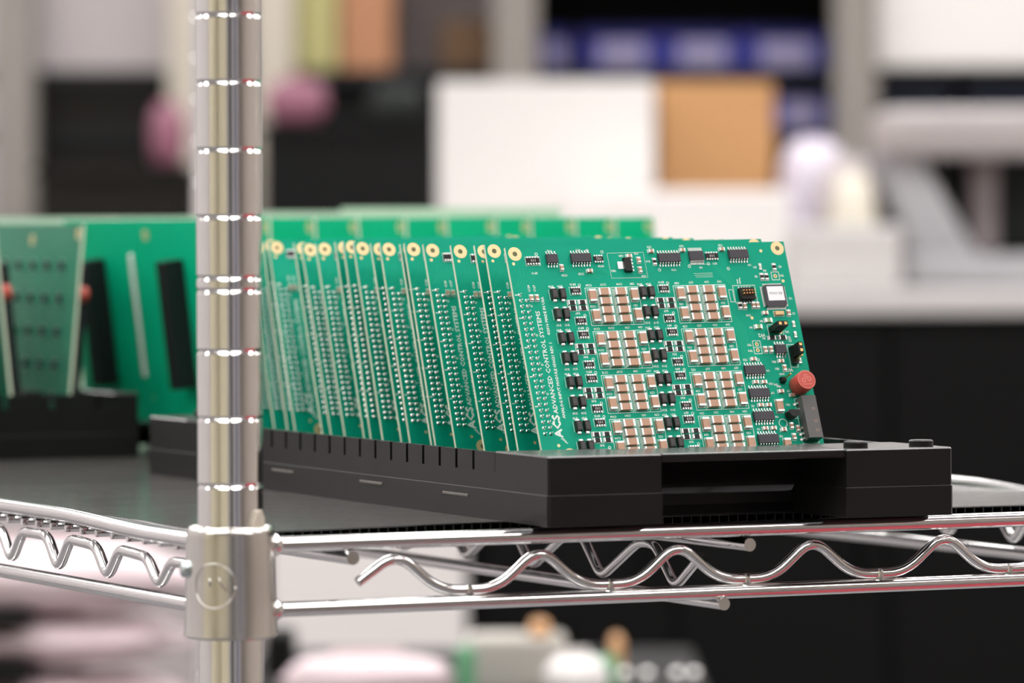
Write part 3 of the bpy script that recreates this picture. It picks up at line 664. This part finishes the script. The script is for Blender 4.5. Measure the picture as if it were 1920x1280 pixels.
def board_root(name, u0, v0, lean, tilt, ox=TX, oy=TY, oz=ZB, c=ct, s=st, H=BH):
    """u0: inset from the tray's long side, v0: distance from its front end, lean: backwards"""
    bx, by, bz = ox + u0 * c - v0 * s, oy + u0 * s + v0 * c, oz + 5.0
    def pt(u, w_):
        uu = u * math.cos(tilt) - w_ * math.sin(tilt); ww = u * math.sin(tilt) + w_ * math.cos(tilt)
        back = ww * math.sin(lean); return Vector((bx + uu * c - back * s, by + uu * s + back * c, bz + ww * math.cos(lean)))
    O = pt(0, H); ex = pt(1, H) - O; ey = pt(0, H + 1) - O; ez = ex.cross(ey)
    t = bpy.data.objects.new(name, None); COL.objects.link(t); t.empty_display_size = .01
    t.matrix_world = Matrix(((ex.x, ey.x, ez.x, O.x * S), (ex.y, ey.y, ez.y, O.y * S), (ex.z, ey.z, ez.z, O.z * S), (0, 0, 0, 1)))
    return t
GB = 'green circuit boards in the long front tray'
front = board_root('circuit_board', 25.97, 53.21, 0.3813, 0.0165)
tag(front, 'frontmost green circuit board, its whole component face in view with red fuse at right', 'circuit board', GB)
put('laminate', sub_me, front)
for k, u, v, r in LEFT + place:
    o = add_comp(front, k, u, v, r)
    if k == 'rp4': put('marking', mk3['102' if (u > 40 and v < 10) else ('103' if (int(v) % 4) else '101')], o)
    if k == 'rp5': put('marking', mk3['103'], o)
tag(put('header_pins', pins_me, front), kind='stuff')
put('silkscreen_writing', silkL_me, front); put('silkscreen_designators', silk_me, front)
tag(put('copper_tracks', tr_me, front), kind='stuff'); tag(put('copper_tracks', trL_me, front), kind='stuff')
V0 = [77.3, 86.6, 111.6, 141.8, 163.6, 167.9, 191.4, 200.8, 222.1, 236.0, 243.4, 265.6, 281.7, 292.4, 325.9, 336.0, 352.0, 371.0, 392.0]
LE = [.352, .359, .359, .350, .340, .348, .342, .343, .334, .318, .329, .345, .355, .342, .33, .31, .33, .34, .33]
ordn = ['second', 'third', 'fourth', 'fifth', 'sixth', 'seventh', 'eighth', 'ninth', 'tenth', 'eleventh', 'twelfth', 'thirteenth', 'fourteenth', 'fifteenth', 'sixteenth', 'seventeenth', 'eighteenth', 'nineteenth', 'twentieth']
for i, (v0, le) in enumerate(zip(V0, LE)):
    t = board_root('circuit_board', 25.97, v0, le, 0.0165 + rnd.uniform(-.002, .002))
    tag(t, '%s green circuit board from the front of the long front tray' % ordn[i], 'circuit board', GB)
    put('laminate', sub_me, t)
    for k, u, v, r in LEFT: add_comp(t, k, u, v, r)
    tag(put('header_pins', pins_me, t), kind='stuff'); put('silkscreen_writing', silkL_me, t)
    tag(put('copper_tracks', trL_me, t), kind='stuff'); tag(put('component_field', field_me if v0 - ([53.21] + V0)[i] > 13 else field_low_me, t), kind='stuff')

# ================================================================== rear trays and boards, turned a quarter
# rear right tray: boards show their solder side with black sockets
RB = 'green circuit boards in the rear trays'
RBW, RBH = 150.0, 113.5
def rear_board(x, y, rz, lean, z, label, sockets=True, H=RBH, flip=False):
    """stands on z, its near edge at (x, y), running away along +Y; the visible face looks to -X"""
    t = bpy.data.objects.new('circuit_board', None); COL.objects.link(t)
    e_away = Vector((-math.sin(rz), math.cos(rz), 0)); nface = Vector((-math.cos(rz), -math.sin(rz), 0))
    ey = (UP * math.cos(lean) + nface * math.sin(lean)); ex = -e_away; ez = ex.cross(ey)
    O = Vector((x, y, z)) + e_away * RBW
    t.matrix_world = Matrix(((ex.x, ey.x, ez.x, O.x * S), (ex.y, ey.y, ez.y, O.y * S), (ex.z, ey.z, ez.z, O.z * S), (0, 0, 0, 1)))
    tag(t, label, 'circuit board', RB)
    put('laminate', rsub_me if sockets else rsub2_me, t)
    for u, v in ((RBW - 4, H - 5), (4, H - 5), (RBW / 2 + 8, H - 8)): put('mounting_pad', K['mount'][4], t, (u, v, .0))
    if sockets:
        for u in (34, 114): put('connector_socket', rsock_me, t, (u, 27, 0))
        tag(put('header_pins', rpin_me, t), kind='stuff'); put('gold_dot', K['via'][4], t, (72, 20, 0))
    else:
        tag(put('component_field', rfield_me, t), kind='stuff')
        f = put('radial_fuse', K['fuse'][4], t, (138, 78, -1.6)); f.rotation_euler = (math.pi, 0, 0)
        k_ = put('connector_socket', rsock_me, t, (128, 92, -1.6)); k_.rotation_euler = (math.pi, 0, 0)
    return t
rs = MB(); rs.box(0, RBW, 0, RBH, -1.6, 0, 1); rs.m[0] = 0; rs.m[1] = 0; M['mask_lit'] = mat('lit_solder_mask', srgb(0, 186, 138), 0.5, 0, 0.16, vary=0.05, scale=60); rsub_me = rs.mesh('laminate', [M['mask_lit'], M['edge']]); M['mask_dull'] = mat('dull_solder_mask', srgb(50, 126, 100), 0.4, 0, 0.3, vary=0.2, scale=60); rsub2_me = rs.mesh('laminate', [M['mask_dull'], M['edge']])  # rear boards' brighter green has their stronger light mixed into the colour
sk = MB().box(-4.4, 4.4, 0, 66, .2, 11.5)
for i in range(25): sk.box(-2.6, -1.0, 2 + i * 2.54, 3.4 + i * 2.54, 11.5, 11.56, 1); sk.box(1.0, 2.6, 2 + i * 2.54, 3.4 + i * 2.54, 11.5, 11.56, 1)
rsock_me = sk.mesh('connector_socket', [M['socket'], M['black']])
rp_ = MB()
for i in range(24): rp_.lathe([(1.7, .02), (1.4, .5), (.6, 1.4), (.2, 2.0)], 8, 0, 66, 32 + i * 2.7)
rpin_me = autosmooth(rp_.mesh('header_pins', TIN), 60)
rf = MB()
for i in range(6):
    for j in range(5):
        rf.add(K['diode'][1], 28 + i * 20, 24 + j * 17, 0, 0, [3, 1, 2, 3])
rfield_me = rf.mesh('component_field', [CER, TIN, PAD, M['resin']])
trayB = make_tray('circuit_board_tray', 'black tray hidden behind the long front tray, under the rear boards', (206, 693, ZB + 3.7), -math.pi / 2 + .15, 312, 136, 13.0, 26, 26, 2.6, 8.0, (40, 96), studs=False, low=5.0, eb=16)
for fx, fy in ((40, 40), (100, 40), (16, 200), (120, 200)): put('foot', MB().lathe([(6, -3.7), (6, .2)], 14).mesh('foot', M['tray']), trayB, (fx, fy, 0))
ordr = ['first', 'second', 'third', 'fourth', 'fifth', 'sixth', 'seventh', 'eighth', 'ninth', 'tenth', 'eleventh']
for i in range(11):
    x = 241 + 26.7 * i
    rear_board(x + rnd.uniform(-1.2, 1.2), 566 + .151 * (x - 241) + rnd.uniform(-1.5, 1.5), .15, .13 if i == 0 else .05 + rnd.uniform(-.02, .02), ZB + 8.8,
               ('rear green board with two long black sockets, left of the nearest post' if i == 0 else '%s green board from the left in the row behind the front tray' % ordr[i]))
trayA = make_tray('circuit_board_tray', 'black tray with notched rim at the left edge, behind the mat', (9, 752, ZB), -math.pi / 2, 195, 148, 33.0, 22.5, 25.0, 3.4, 24.0, (45, 104), studs=False, low=12.0, eb=14)
for x, lean, lab_ in ((166, -.09, 'blurred green board standing right in the notched rear tray'), (139, .10, 'blurred green board leaning left at the left edge of the photo'), (108, .06, 'third green board from the right in the notched rear tray')):
    rear_board(x, 612, .02, lean, ZB + 6, lab_, sockets=False)

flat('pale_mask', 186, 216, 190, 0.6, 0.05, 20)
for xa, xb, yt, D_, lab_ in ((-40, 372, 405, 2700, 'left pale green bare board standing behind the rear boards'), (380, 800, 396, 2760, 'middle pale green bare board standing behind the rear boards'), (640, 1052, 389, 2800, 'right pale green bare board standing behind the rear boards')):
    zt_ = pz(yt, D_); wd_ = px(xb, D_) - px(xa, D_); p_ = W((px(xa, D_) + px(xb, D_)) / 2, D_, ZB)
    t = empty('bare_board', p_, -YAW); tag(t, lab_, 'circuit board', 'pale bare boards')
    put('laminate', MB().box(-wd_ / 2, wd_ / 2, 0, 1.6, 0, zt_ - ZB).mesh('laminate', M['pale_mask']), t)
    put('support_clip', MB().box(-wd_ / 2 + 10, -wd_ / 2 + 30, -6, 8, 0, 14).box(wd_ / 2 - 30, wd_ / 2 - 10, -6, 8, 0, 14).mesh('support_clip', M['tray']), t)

# ================================================================== background: workbench, racks and clutter
flat('upright_grey', 136, 130, 124, 0.4); flat('upright_pale', 190, 182, 168, 0.4); flat('white_card', 224, 220, 217, 0.6, 0.03, 3); flat('pale_grey', 178, 170, 170, 0.7, 0.04, 3); flat('kraft', 194, 146, 96, 0.7, 0.06, 4); flat('black_plastic', 14, 14, 14, 0.6, spec=.15); flat('olive_black', 26, 24, 20, 0.6, spec=.15)
flat('bin_blue', 28, 30, 124, 0.45); flat('bin_label', 134, 128, 156, 0.6); flat('bin_dark', 30, 33, 36, 0.5, spec=.2); flat('navy', 24, 28, 46, 0.5, spec=.2); flat('beige_metal', 205, 198, 186, 0.5); flat('machine_grey', 164, 157, 156, 0.45); flat('machine_light', 166, 165, 168, 0.4)
flat('pink_film', 140, 88, 106, 0.35); flat('pink_pale', 222, 202, 206, 0.4, 0.1, 8); flat('yellow_card', 196, 190, 130, 0.7); flat('brown_card', 178, 126, 92, 0.7); flat('dark_brown', 92, 66, 40, 0.7); flat('grey_box', 132, 122, 122, 0.6); flat('charcoal', 36, 40, 38, 0.6, spec=.2)
flat('bench_laminate', 192, 189, 187, 0.45, 0.04, 3); flat('cabinet_black', 12, 12, 12, 0.6, spec=.12); flat('cream_cup', 214, 208, 192, 0.4); flat('lilac_bag', 206, 198, 212, 0.3); flat('red_steel', 150, 48, 58, 0.6); flat('orange_part', 190, 140, 90, 0.5); flat('green_part', 100, 160, 120, 0.5); flat('grey_foam', 176, 172, 164, 0.8); flat('blue_steel', 150, 152, 172, 0.4)
def bpx(name, label, cat, x0, x1, y0, y1, D, thick, m, group=None, parts=None, bottom=None, bevel=6, tilt=0.0):
    """a box-like thing facing the camera side of the room: outer size given at depth D"""
    xa, xb = px(x0, D), px(x1, D); za, zb_ = (pz(y1, D) if bottom is None else bottom), pz(y0, D)
    t = empty(name, W((xa + xb) / 2, D, za), -YAW + tilt); tag(t, label, cat, group)
    w_, h_ = xb - xa, zb_ - za
    (parts or plain)(t, w_, h_, thick, m); t['_w'] = w_; return t
def plain(t, w_, h_, d, m): put('body', MB().box(-w_ / 2, w_ / 2, 0, d, 0, h_).mesh('body', m), t, bevel=5)
def carton(t, w_, h_, d, m):
    put('body', MB().box(-w_ / 2, w_ / 2, 0, d, 0, h_ - 3).mesh('body', m), t, bevel=2)
    for s in (-1, 1): put('flap', MB().box(-w_ / 2 + 1, w_ / 2 - 1, d / 2 + (s > 0) * 1 - (s < 0) * (d / 2 - .5), d / 2 - (s < 0) * 1 + (s > 0) * (d / 2 - .5), h_ - 3, h_).mesh('flap', m), t)
    put('tape', MB().box(-w_ / 2 - .4, w_ / 2 + .4, d / 2 - 24, d / 2 + 24, h_ - 30, h_ + .5).mesh('tape', m), t)
def crate(t, w_, h_, d, m):
    mb = MB(); th = 5
    mb.box(-w_ / 2, w_ / 2, 0, th, 0, h_); mb.box(-w_ / 2, w_ / 2, d - th, d, 0, h_); mb.box(-w_ / 2, -w_ / 2 + th, th, d - th, 0, h_); mb.box(w_ / 2 - th, w_ / 2, th, d - th, 0, h_); mb.box(-w_ / 2 + th, w_ / 2 - th, th, d - th, 0, th)
    put('walls', mb.mesh('walls', m), t, bevel=1.5)
    rim = MB(); rim.box(-w_ / 2 - 6, w_ / 2 + 6, -6, 0, h_ - 14, h_); rim.box(-w_ / 2 - 6, w_ / 2 + 6, d, d + 6, h_ - 14, h_); rim.box(-w_ / 2 - 6, -w_ / 2, 0, d, h_ - 14, h_); rim.box(w_ / 2, w_ / 2 + 6, 0, d, h_ - 14, h_)
    put('rim', rim.mesh('rim', m), t, bevel=1.5)
def partsbin(t, w_, h_, d, m):
    th = 3; mb = MB(); mb.box(-w_ / 2, w_ / 2, 0, th, 0, h_ * .62); mb.box(-w_ / 2, w_ / 2, d - th, d, 0, h_)
    for s in (-1, 1): mb.prism([(0, 0), (d, 0), (d, h_), (d * .35, h_), (0, h_ * .62)], 0, th) if False else mb.box(s * w_ / 2 - (th if s > 0 else 0), s * w_ / 2 + (th if s < 0 else 0), 0, d, 0, h_ * .8)
    mb.box(-w_ / 2, w_ / 2, 0, d, 0, th); put('bin_shell', mb.mesh('bin_shell', m), t, bevel=1.2)
    put('label_card', MB().box(-w_ * .3, w_ * .3, -1.2, 0, h_ * .08, h_ * .56).mesh('label_card', M['bin_label']), t)
def bag(t, w_, h_, d, m):
    mb = MB(); n, k = 18, 10; r2 = random.Random(int(w_ * 7 + h_))
    for j in range(k + 1):
        f = j / k; s_ = math.sin(math.pi * min(1, .12 + f * .80)) ** .32
        for a in range(n):
            q = 2 * math.pi * a / n; c_, s2 = math.cos(q), math.sin(q); e = 1 + r2.uniform(-.07, .07)
            mb.v.append((w_ / 2 * s_ * e * math.copysign(abs(c_) ** .7, c_), d / 2 + d / 2 * s_ * e * math.copysign(abs(s2) ** .7, s2), h_ * f))
    for j in range(k):
        for a in range(n): mb.f.append((j * n + a, j * n + (a + 1) % n, (j + 1) * n + (a + 1) % n, (j + 1) * n + a)); mb.m.append(0)
    mb.f += [tuple(range(n - 1, -1, -1)), tuple(k * n + a for a in range(n))]; mb.m += [0, 0]
    put('film', mb.mesh('film', m, True), t); put('seal_strip', MB().box(-w_ * .2, w_ * .2, d / 2 - 1, d / 2 + 1, h_ - 2, h_ + 6).mesh('seal_strip', m), t)

BD = 4850.0                                    # front edge of the workbench
BZ = pz(548, BD)
bench = empty('workbench', W(px(1420, BD), BD, FLOOR), -YAW); tag(bench, 'long light grey workbench with black cupboard front, behind the boards at right', 'workbench')
bw = px(2500, BD) - px(790, BD); bo = px(1645, BD) - px(1420, BD); bh = BZ - FLOOR
put('bench_top', MB().box(bo - bw / 2, bo + bw / 2, 0, 900, bh - 24, bh).mesh('bench_top', M['bench_laminate']), bench, bevel=3)
cw = bw / 4
for i in range(4):
    x0 = bo - bw / 2 + 45 + i * (bw - 60) / 4; x1 = x0 + (bw - 60) / 4 - 4
    if i == 0: x0 += 20
    d = put('cupboard_door', MB().box(x0, x1, 12, 30, 90, bh - 28).mesh('cupboard_door', M['cabinet_black']), bench, bevel=2)
    put('handle', MB().tube([(x1 - 30, 12, bh - 160), (x1 - 30, -8, bh - 160), (x1 - 30, -8, bh - 280), (x1 - 30, 12, bh - 280)], 4, 8).mesh('handle', M['cabinet_black'], True), d)
put('cupboard_carcass', MB().box(bo - bw / 2 + 60, bo + bw / 2 - 20, 30, 880, 0, bh - 24).mesh('cupboard_carcass', M['cabinet_black']), bench)
def on_bench(name, label, cat, x0, x1, y0, D, thick, m, **k): return bpx(name, label, cat, x0, x1, y0, 0, D, thick, m, bottom=BZ, **k)
on_bench('white_carton', 'large white carton standing on the workbench beside the brown one', 'box', 822, 1228, 152, 5100, 240, M['white_card'], parts=carton)
on_bench('cardboard_box', 'brown cardboard box on the workbench, right of the white carton', 'box', 1238, 1452, 155, 5200, 200, M['kraft'], parts=carton, tilt=.06)
on_bench('paper_stack', 'low stack of pale papers on the workbench in front of the cartons', 'papers', 1070, 1480, 358, 4960, 120, M['white_card'])
on_bench('plastic_bag', 'crumpled lilac plastic bag on the workbench beside the brown box', 'bag', 1462, 1600, 268, 5150, 110, M['lilac_bag'], parts=bag)
on_bench('plastic_bag', 'whitish plastic bag on the workbench right of the lilac one', 'bag', 1535, 1650, 300, 5055, 70, M['pale_grey'], parts=bag)
on_bench('paper_bag', 'cream paper bag on the workbench in front of the lilac bag', 'bag', 1562, 1648, 335, 4975, 60, M['cream_cup'], parts=bag)
# bench machine with a slanting arm
D = 5050; mc = empty('bench_machine', W(px(1790, D), D, BZ), -YAW); tag(mc, 'pale grey bench machine with overhanging head and slanting arm at right edge', 'machine')
def mx(x): return px(x, D) - px(1790, D)
def mz(y): return pz(y, D) - BZ
put('head', MB().box(mx(1650), mx(2150), 0, 160, mz(296), mz(205)).mesh('head', M['machine_grey']), mc, bevel=14)
def slab(pts, y0, y1):
    mb = MB(); n = len(pts); mb.v += [(a, y0, b) for a, b in pts] + [(a, y1, b) for a, b in pts]
    mb.f += [tuple(range(n)), tuple(range(2 * n - 1, n - 1, -1))] + [(k, n + k, n + (k + 1) % n, (k + 1) % n) for k in range(n)]; mb.m += [0] * (n + 2); return mb
put('arm', slab([(mx(1640), mz(290)), (mx(1730), mz(290)), (mx(1850), mz(500)), (mx(1720), mz(500))], 30, 90).mesh('arm', M['machine_light']), mc, bevel=8)
put('base', MB().box(mx(1700), mx(2150), 0, 190, 0, mz(480)).mesh('base', M['machine_light']), mc, bevel=8)
put('column', MB().box(mx(1835), mx(1885), 70, 120, mz(480), mz(290)).mesh('column', M['grey_box']), mc, bevel=6)
put('back_panel', MB().box(mx(1780), mx(2150), 120, 170, mz(480), mz(290)).mesh('back_panel', M['charcoal']), mc, bevel=4)
on_bench('grey_case', 'low grey case on the workbench between the bags and the machine', 'case', 1485, 1690, 425, 4925, 42, M['bench_laminate'])
# shelves behind the bench: rack with bins
D = 6300
rk = empty('storage_rack', W(0, D, FLOOR), -YAW); tag(rk, 'dark storage rack along the back, carrying blue bins and cartons', 'rack')
for z, fr in ((pz(130, D), 0), (pz(245, D), 0), (pz(640, D), -520), (pz(-185, D), 0)): put('rack_board', MB().box(px(-60, D), px(2300 if fr == 0 else 820, D), fr, 420, z - FLOOR - 14, z - FLOOR).mesh('rack_board', M['bin_dark']), rk)
put('rack_back', MB().box(px(-60, D), px(2300, D), 420, 432, 0, pz(-400, D) - FLOOR).mesh('rack_back', M['black_plastic']), rk)
for x, wd, um in ((-8, 82, 'upright_grey'), (322, 78, 'upright_pale'), (478, 78, 'upright_pale'), (926, 84, 'upright_grey'), (1560, 80, 'upright_grey'), (2100, 80, 'upright_grey')):
    put('upright', MB().box(px(x, D), px(x + wd, D), -60, -6, 0, pz(-400, D) - FLOOR).mesh('upright', M[um]), rk, bevel=6)
zt = pz(130, D); zt2 = pz(245, D)
def on_rack(name, label, cat, x0, x1, y0, zbase, m, dep=20, thick=260, **k): return bpx(name, label, cat, x0, x1, y0, 0, D + dep, thick, m, bottom=zbase, **k)
for i, (x0, x1) in enumerate(((1012, 1072), (1096, 1240), (1246, 1392), (1398, 1552))):
    on_rack('parts_bin', '%s blue parts bin with a pale label on the rack shelf' % ('narrow leftmost', 'second from left', 'third from left', 'rightmost')[i], 'bin', x0, x1, 42, zt, M['bin_blue'], group='blue bins on the upper rack shelf', parts=partsbin)
for i, (x0, x1) in enumerate(((1445, 1560), (1648, 1786), (1812, 1960))):
    on_rack('parts_bin', ('blue parts bin on the lower rack shelf beside the brown box', 'navy parts bin under the white cabinet, left one', 'navy parts bin under the white cabinet, right one')[i], 'bin', x0, x1, 150 if i == 0 else 122, zt2, M['navy'] if i else M['bin_blue'], group='bins on the lower rack shelf', parts=crate if i else partsbin)
on_rack('wall_cabinet', 'white cabinet in the upper right corner above the navy bins', 'cabinet', 1646, 2090, -160, zt, M['white_card'], dep=-20, thick=300)
on_rack('yellow_carton', 'yellowish carton on the rack just right of the nearest post', 'box', 552, 632, -70, zt, M['yellow_card'], parts=carton)
on_rack('orange_brown_carton', 'orange-brown carton on the rack beside the yellowish one', 'box', 640, 738, -70, zt, M['brown_card'], parts=carton)
on_rack('grey_carton', 'grey carton on the rack behind the small dark brown box', 'box', 745, 935, -70, zt, M['grey_box'], dep=160, thick=200, parts=carton)
on_rack('dark_brown_box', 'small dark brown box on the rack left of the blue bins', 'box', 828, 930, 38, zt, M['dark_brown'], dep=10, thick=120, parts=carton)
on_rack('pale_carton', 'large pale grey carton at the upper left, above the black crate', 'box', 70, 335, -160, zt, M['pale_grey'], dep=5, parts=carton)
on_rack('black_crate', 'black crate at left below the pale carton', 'crate', 72, 330, 150, pz(640, D) , M['olive_black'], dep=8, parts=crate)
on_rack('black_crate', 'black crate between the nearest post and the white carton', 'crate', 560, 815, 175, pz(640, D), M['black_plastic'], dep=8, parts=crate)
on_rack('black_crate', 'lower black crate at left with a pink bag on it', 'crate', 72, 352, 308, pz(640, D), M['olive_black'], dep=-460, thick=300, parts=crate)
on_rack('black_crate', 'lower black crate right of the nearest post, bags on it', 'crate', 492, 812, 228, pz(640, D), M['black_plastic'], dep=-460, thick=300, parts=crate)
bpx('pink_bag', 'pink plastic bag on a black crate left of the nearest post', 'bag', 282, 350, 195, 308, 5860, 40, M['pink_film'], group='pink bags', parts=bag)
bpx('pink_bag', 'pink plastic bag on a black crate right of the nearest post', 'bag', 496, 615, 150, 228, 5860, 40, M['pink_film'], group='pink bags', parts=bag)
bpx('grey_bag', 'dark grey bag in front of the black crate', 'bag', 690, 800, 160, 228, 5880, 60, M['charcoal'], parts=bag)

# below the shelf: cartons, pink bags and loose parts on low carts
def cart(label, x0, x1, ytop, D, m, dep=500):
    t = empty('cart', W(px((x0 + x1) / 2, D), D, FLOOR), -YAW); tag(t, label, 'cart', 'low carts')
    w_ = px(x1, D) - px(x0, D); z = pz(ytop, D) - FLOOR
    put('deck', MB().box(-w_ / 2, w_ / 2, 0, dep, z - 25, z).mesh('deck', m), t, bevel=3)
    for sx in (-1, 1):
        for y in (20, dep - 20): put('leg', MB().box(sx * (w_ / 2 - 20) - 12, sx * (w_ / 2 - 20) + 12, y - 12, y + 12, 0, z - 25).mesh('leg', m), t)
    return pz(ytop, D)
z1 = cart('low grey cart at the lower left, under pink bags', -420, 345, 1420, 3700, M['grey_box'])
D3 = 3750
for i, (x0, x1, ya, yb, m, lab_) in enumerate(((-330, 345, 1030, 1150, 'pink_pale', 'uppermost pale pink bag at the lower left'), (-330, 330, 1172, 1246, 'pink_pale', 'middle pale pink bag at the lower left'), (-330, 345, 1278, 1420, 'pink_pale', 'lowest pale pink bag at the lower left'))):
    bpx('pink_bag', lab_, 'bag', x0, x1, ya, yb, D3, 160, M[m], group='stacked pale pink bags', parts=bag)
for ya, yb, lab_ in ((1146, 1174, 'upper black strip between the pale pink bags'), (1244, 1280, 'lower black strip between the pale pink bags')):
    bpx('black_tray', lab_, 'tray', -330, 50, ya, yb, D3 - 20, 150, M['black_plastic'], group='black strips between pink bags')
bpx('white_carton', 'tall off-white carton below the shelf, right of the nearest post', 'box', 505, 868, 700, 0, 4300, 300, M['white_card'], bottom=FLOOR, parts=carton)
bpx('pale_partition', 'pale partition board leaning below the shelf behind the pink bags', 'partition', -200, 500, 760, 0, 4700, 30, M['pale_grey'], bottom=FLOOR)
bpx('black_case', 'small black case beside the post under the shelf', 'case', 492, 548, 1185, 1400, 3700, 60, M['black_plastic'])
z2 = cart('low black cart at the bottom centre, under loose parts', 420, 1345, 1330, 3450, M['black_plastic'])
D4 = 3500
def low(name, label, cat, x0, x1, y0, m, dep=0, th=60, **k): return bpx(name, label, cat, x0, x1, y0, 0, D4 + dep, th, m, bottom=z2, **k)
low('pale_bag', 'whitish bag lying at the bottom, below the off-white carton', 'bag', 520, 850, 1240, M['pink_pale'], parts=bag)
low('foam_block', 'grey foam block at the bottom centre with orange parts on it', 'foam', 870, 1060, 1196, M['grey_foam'], dep=60)
low('green_board', 'small green board at the bottom centre in front of foam', 'circuit board', 852, 890, 1212, M['green_part'], dep=20, th=10)
low('green_board', 'small green board at the bottom right of the foam block', 'circuit board', 1110, 1160, 1232, M['green_part'], dep=20, th=10)
low('orange_part', 'left orange part standing on the foam block', 'part', 992, 1030, 1172, M['orange_part'], dep=64)
low('orange_part', 'right orange part standing beside the foam block', 'part', 1144, 1170, 1200, M['orange_part'], dep=40)
low('white_wedge', 'white crumpled paper at the bottom centre', 'paper', 1020, 1140, 1240, M['white_card'], dep=-20, parts=bag)
def ball(t, w_, h_, d, m): put('polished_cap', autosmooth(MB().lathe([(w_ * .5 * math.cos(a * math.pi / 16), h_ * .62 + w_ * .5 * math.sin(a * math.pi / 16)) for a in range(-6, 8)], 20).mesh('polished_cap', M['chrome'])), t); put('stem', MB().lathe([(w_ * .22, 0), (w_ * .22, h_ * .6)], 12).mesh('stem', M['zinc']), t)
for x, lab_ in ((1170, 'leftmost'), (1212, 'second from left'), (1268, 'third from left'), (1300, 'rightmost')):  # knobs added to throw highlights that blur into bright discs
    low('glint_knob', '%s small polished knob added to make a blurred glint at the bottom' % lab_, 'knob', x - 12, x + 12, 1238, M['chrome'], group='added glint knobs', parts=ball)

# unseen cabinets added to shape chrome reflections; floor mat inferred from a red streak
def cab(name, label, cat, lat, dep, w_, d_, h_, m, doors=2, rz=0.0):
    t = empty(name, W(lat, dep, FLOOR), -YAW + rz); tag(t, label, cat)
    put('carcass', MB().box(-w_ / 2, w_ / 2, 0, d_, 0, h_).mesh('carcass', M[m]), t, bevel=4)
    for i in range(doors):
        x0 = -w_ / 2 + 6 + i * (w_ - 6) / doors; d = put('door', MB().box(x0, x0 + (w_ - 6) / doors - 6, d_, d_ + 16, 60, h_ - 10).mesh('door', M[m]), t, bevel=2)
        put('handle', MB().box(x0 + 20, x0 + 34, d_ + 16, d_ + 30, h_ * .45, h_ * .6).mesh('handle', M['cabinet_black']), d)
cab('added_cream_cabinet', 'unseen tall cream steel cabinet added behind the camera, left, for the chrome reflections', 'cabinet', -1500, -2500, 2200, 400, 2300, 'wall_cream', 4)
cab('added_cream_locker', 'unseen long cream steel locker added along the left wall for the chrome reflections', 'cabinet', -3100, -900, 3000, 300, 2300, 'wall_cream', 5, rz=-math.pi / 2)
cab('added_dark_cabinet', 'unseen tall dark cabinet added behind the camera, right, for the chrome reflections', 'cabinet', 520, -2500, 420, 400, 2200, 'charcoal', 1)
cab('added_blue_cabinet', 'unseen blue-grey steel cabinet added behind the camera at far right for the chrome reflections', 'cabinet', 1900, -2300, 500, 400, 1700, 'blue_steel', 1)
rm = empty('floor_mat', (1560, -450, FLOOR)); tag(rm, 'red rubber floor mat lying in front of the wire shelf', 'floor mat')
put('mat_slab', MB().box(-700, 900, -1160, 430, 0, 10).mesh('mat_slab', M['red_steel']), rm, bevel=4)
put('mat_border', MB().box(-740, 940, -1200, -1160, 0, 8).box(-740, 940, 430, 470, 0, 8).box(-740, -700, -1160, 430, 0, 8).box(900, 940, -1160, 430, 0, 8).mesh('mat_border', M['cabinet_black']), rm)
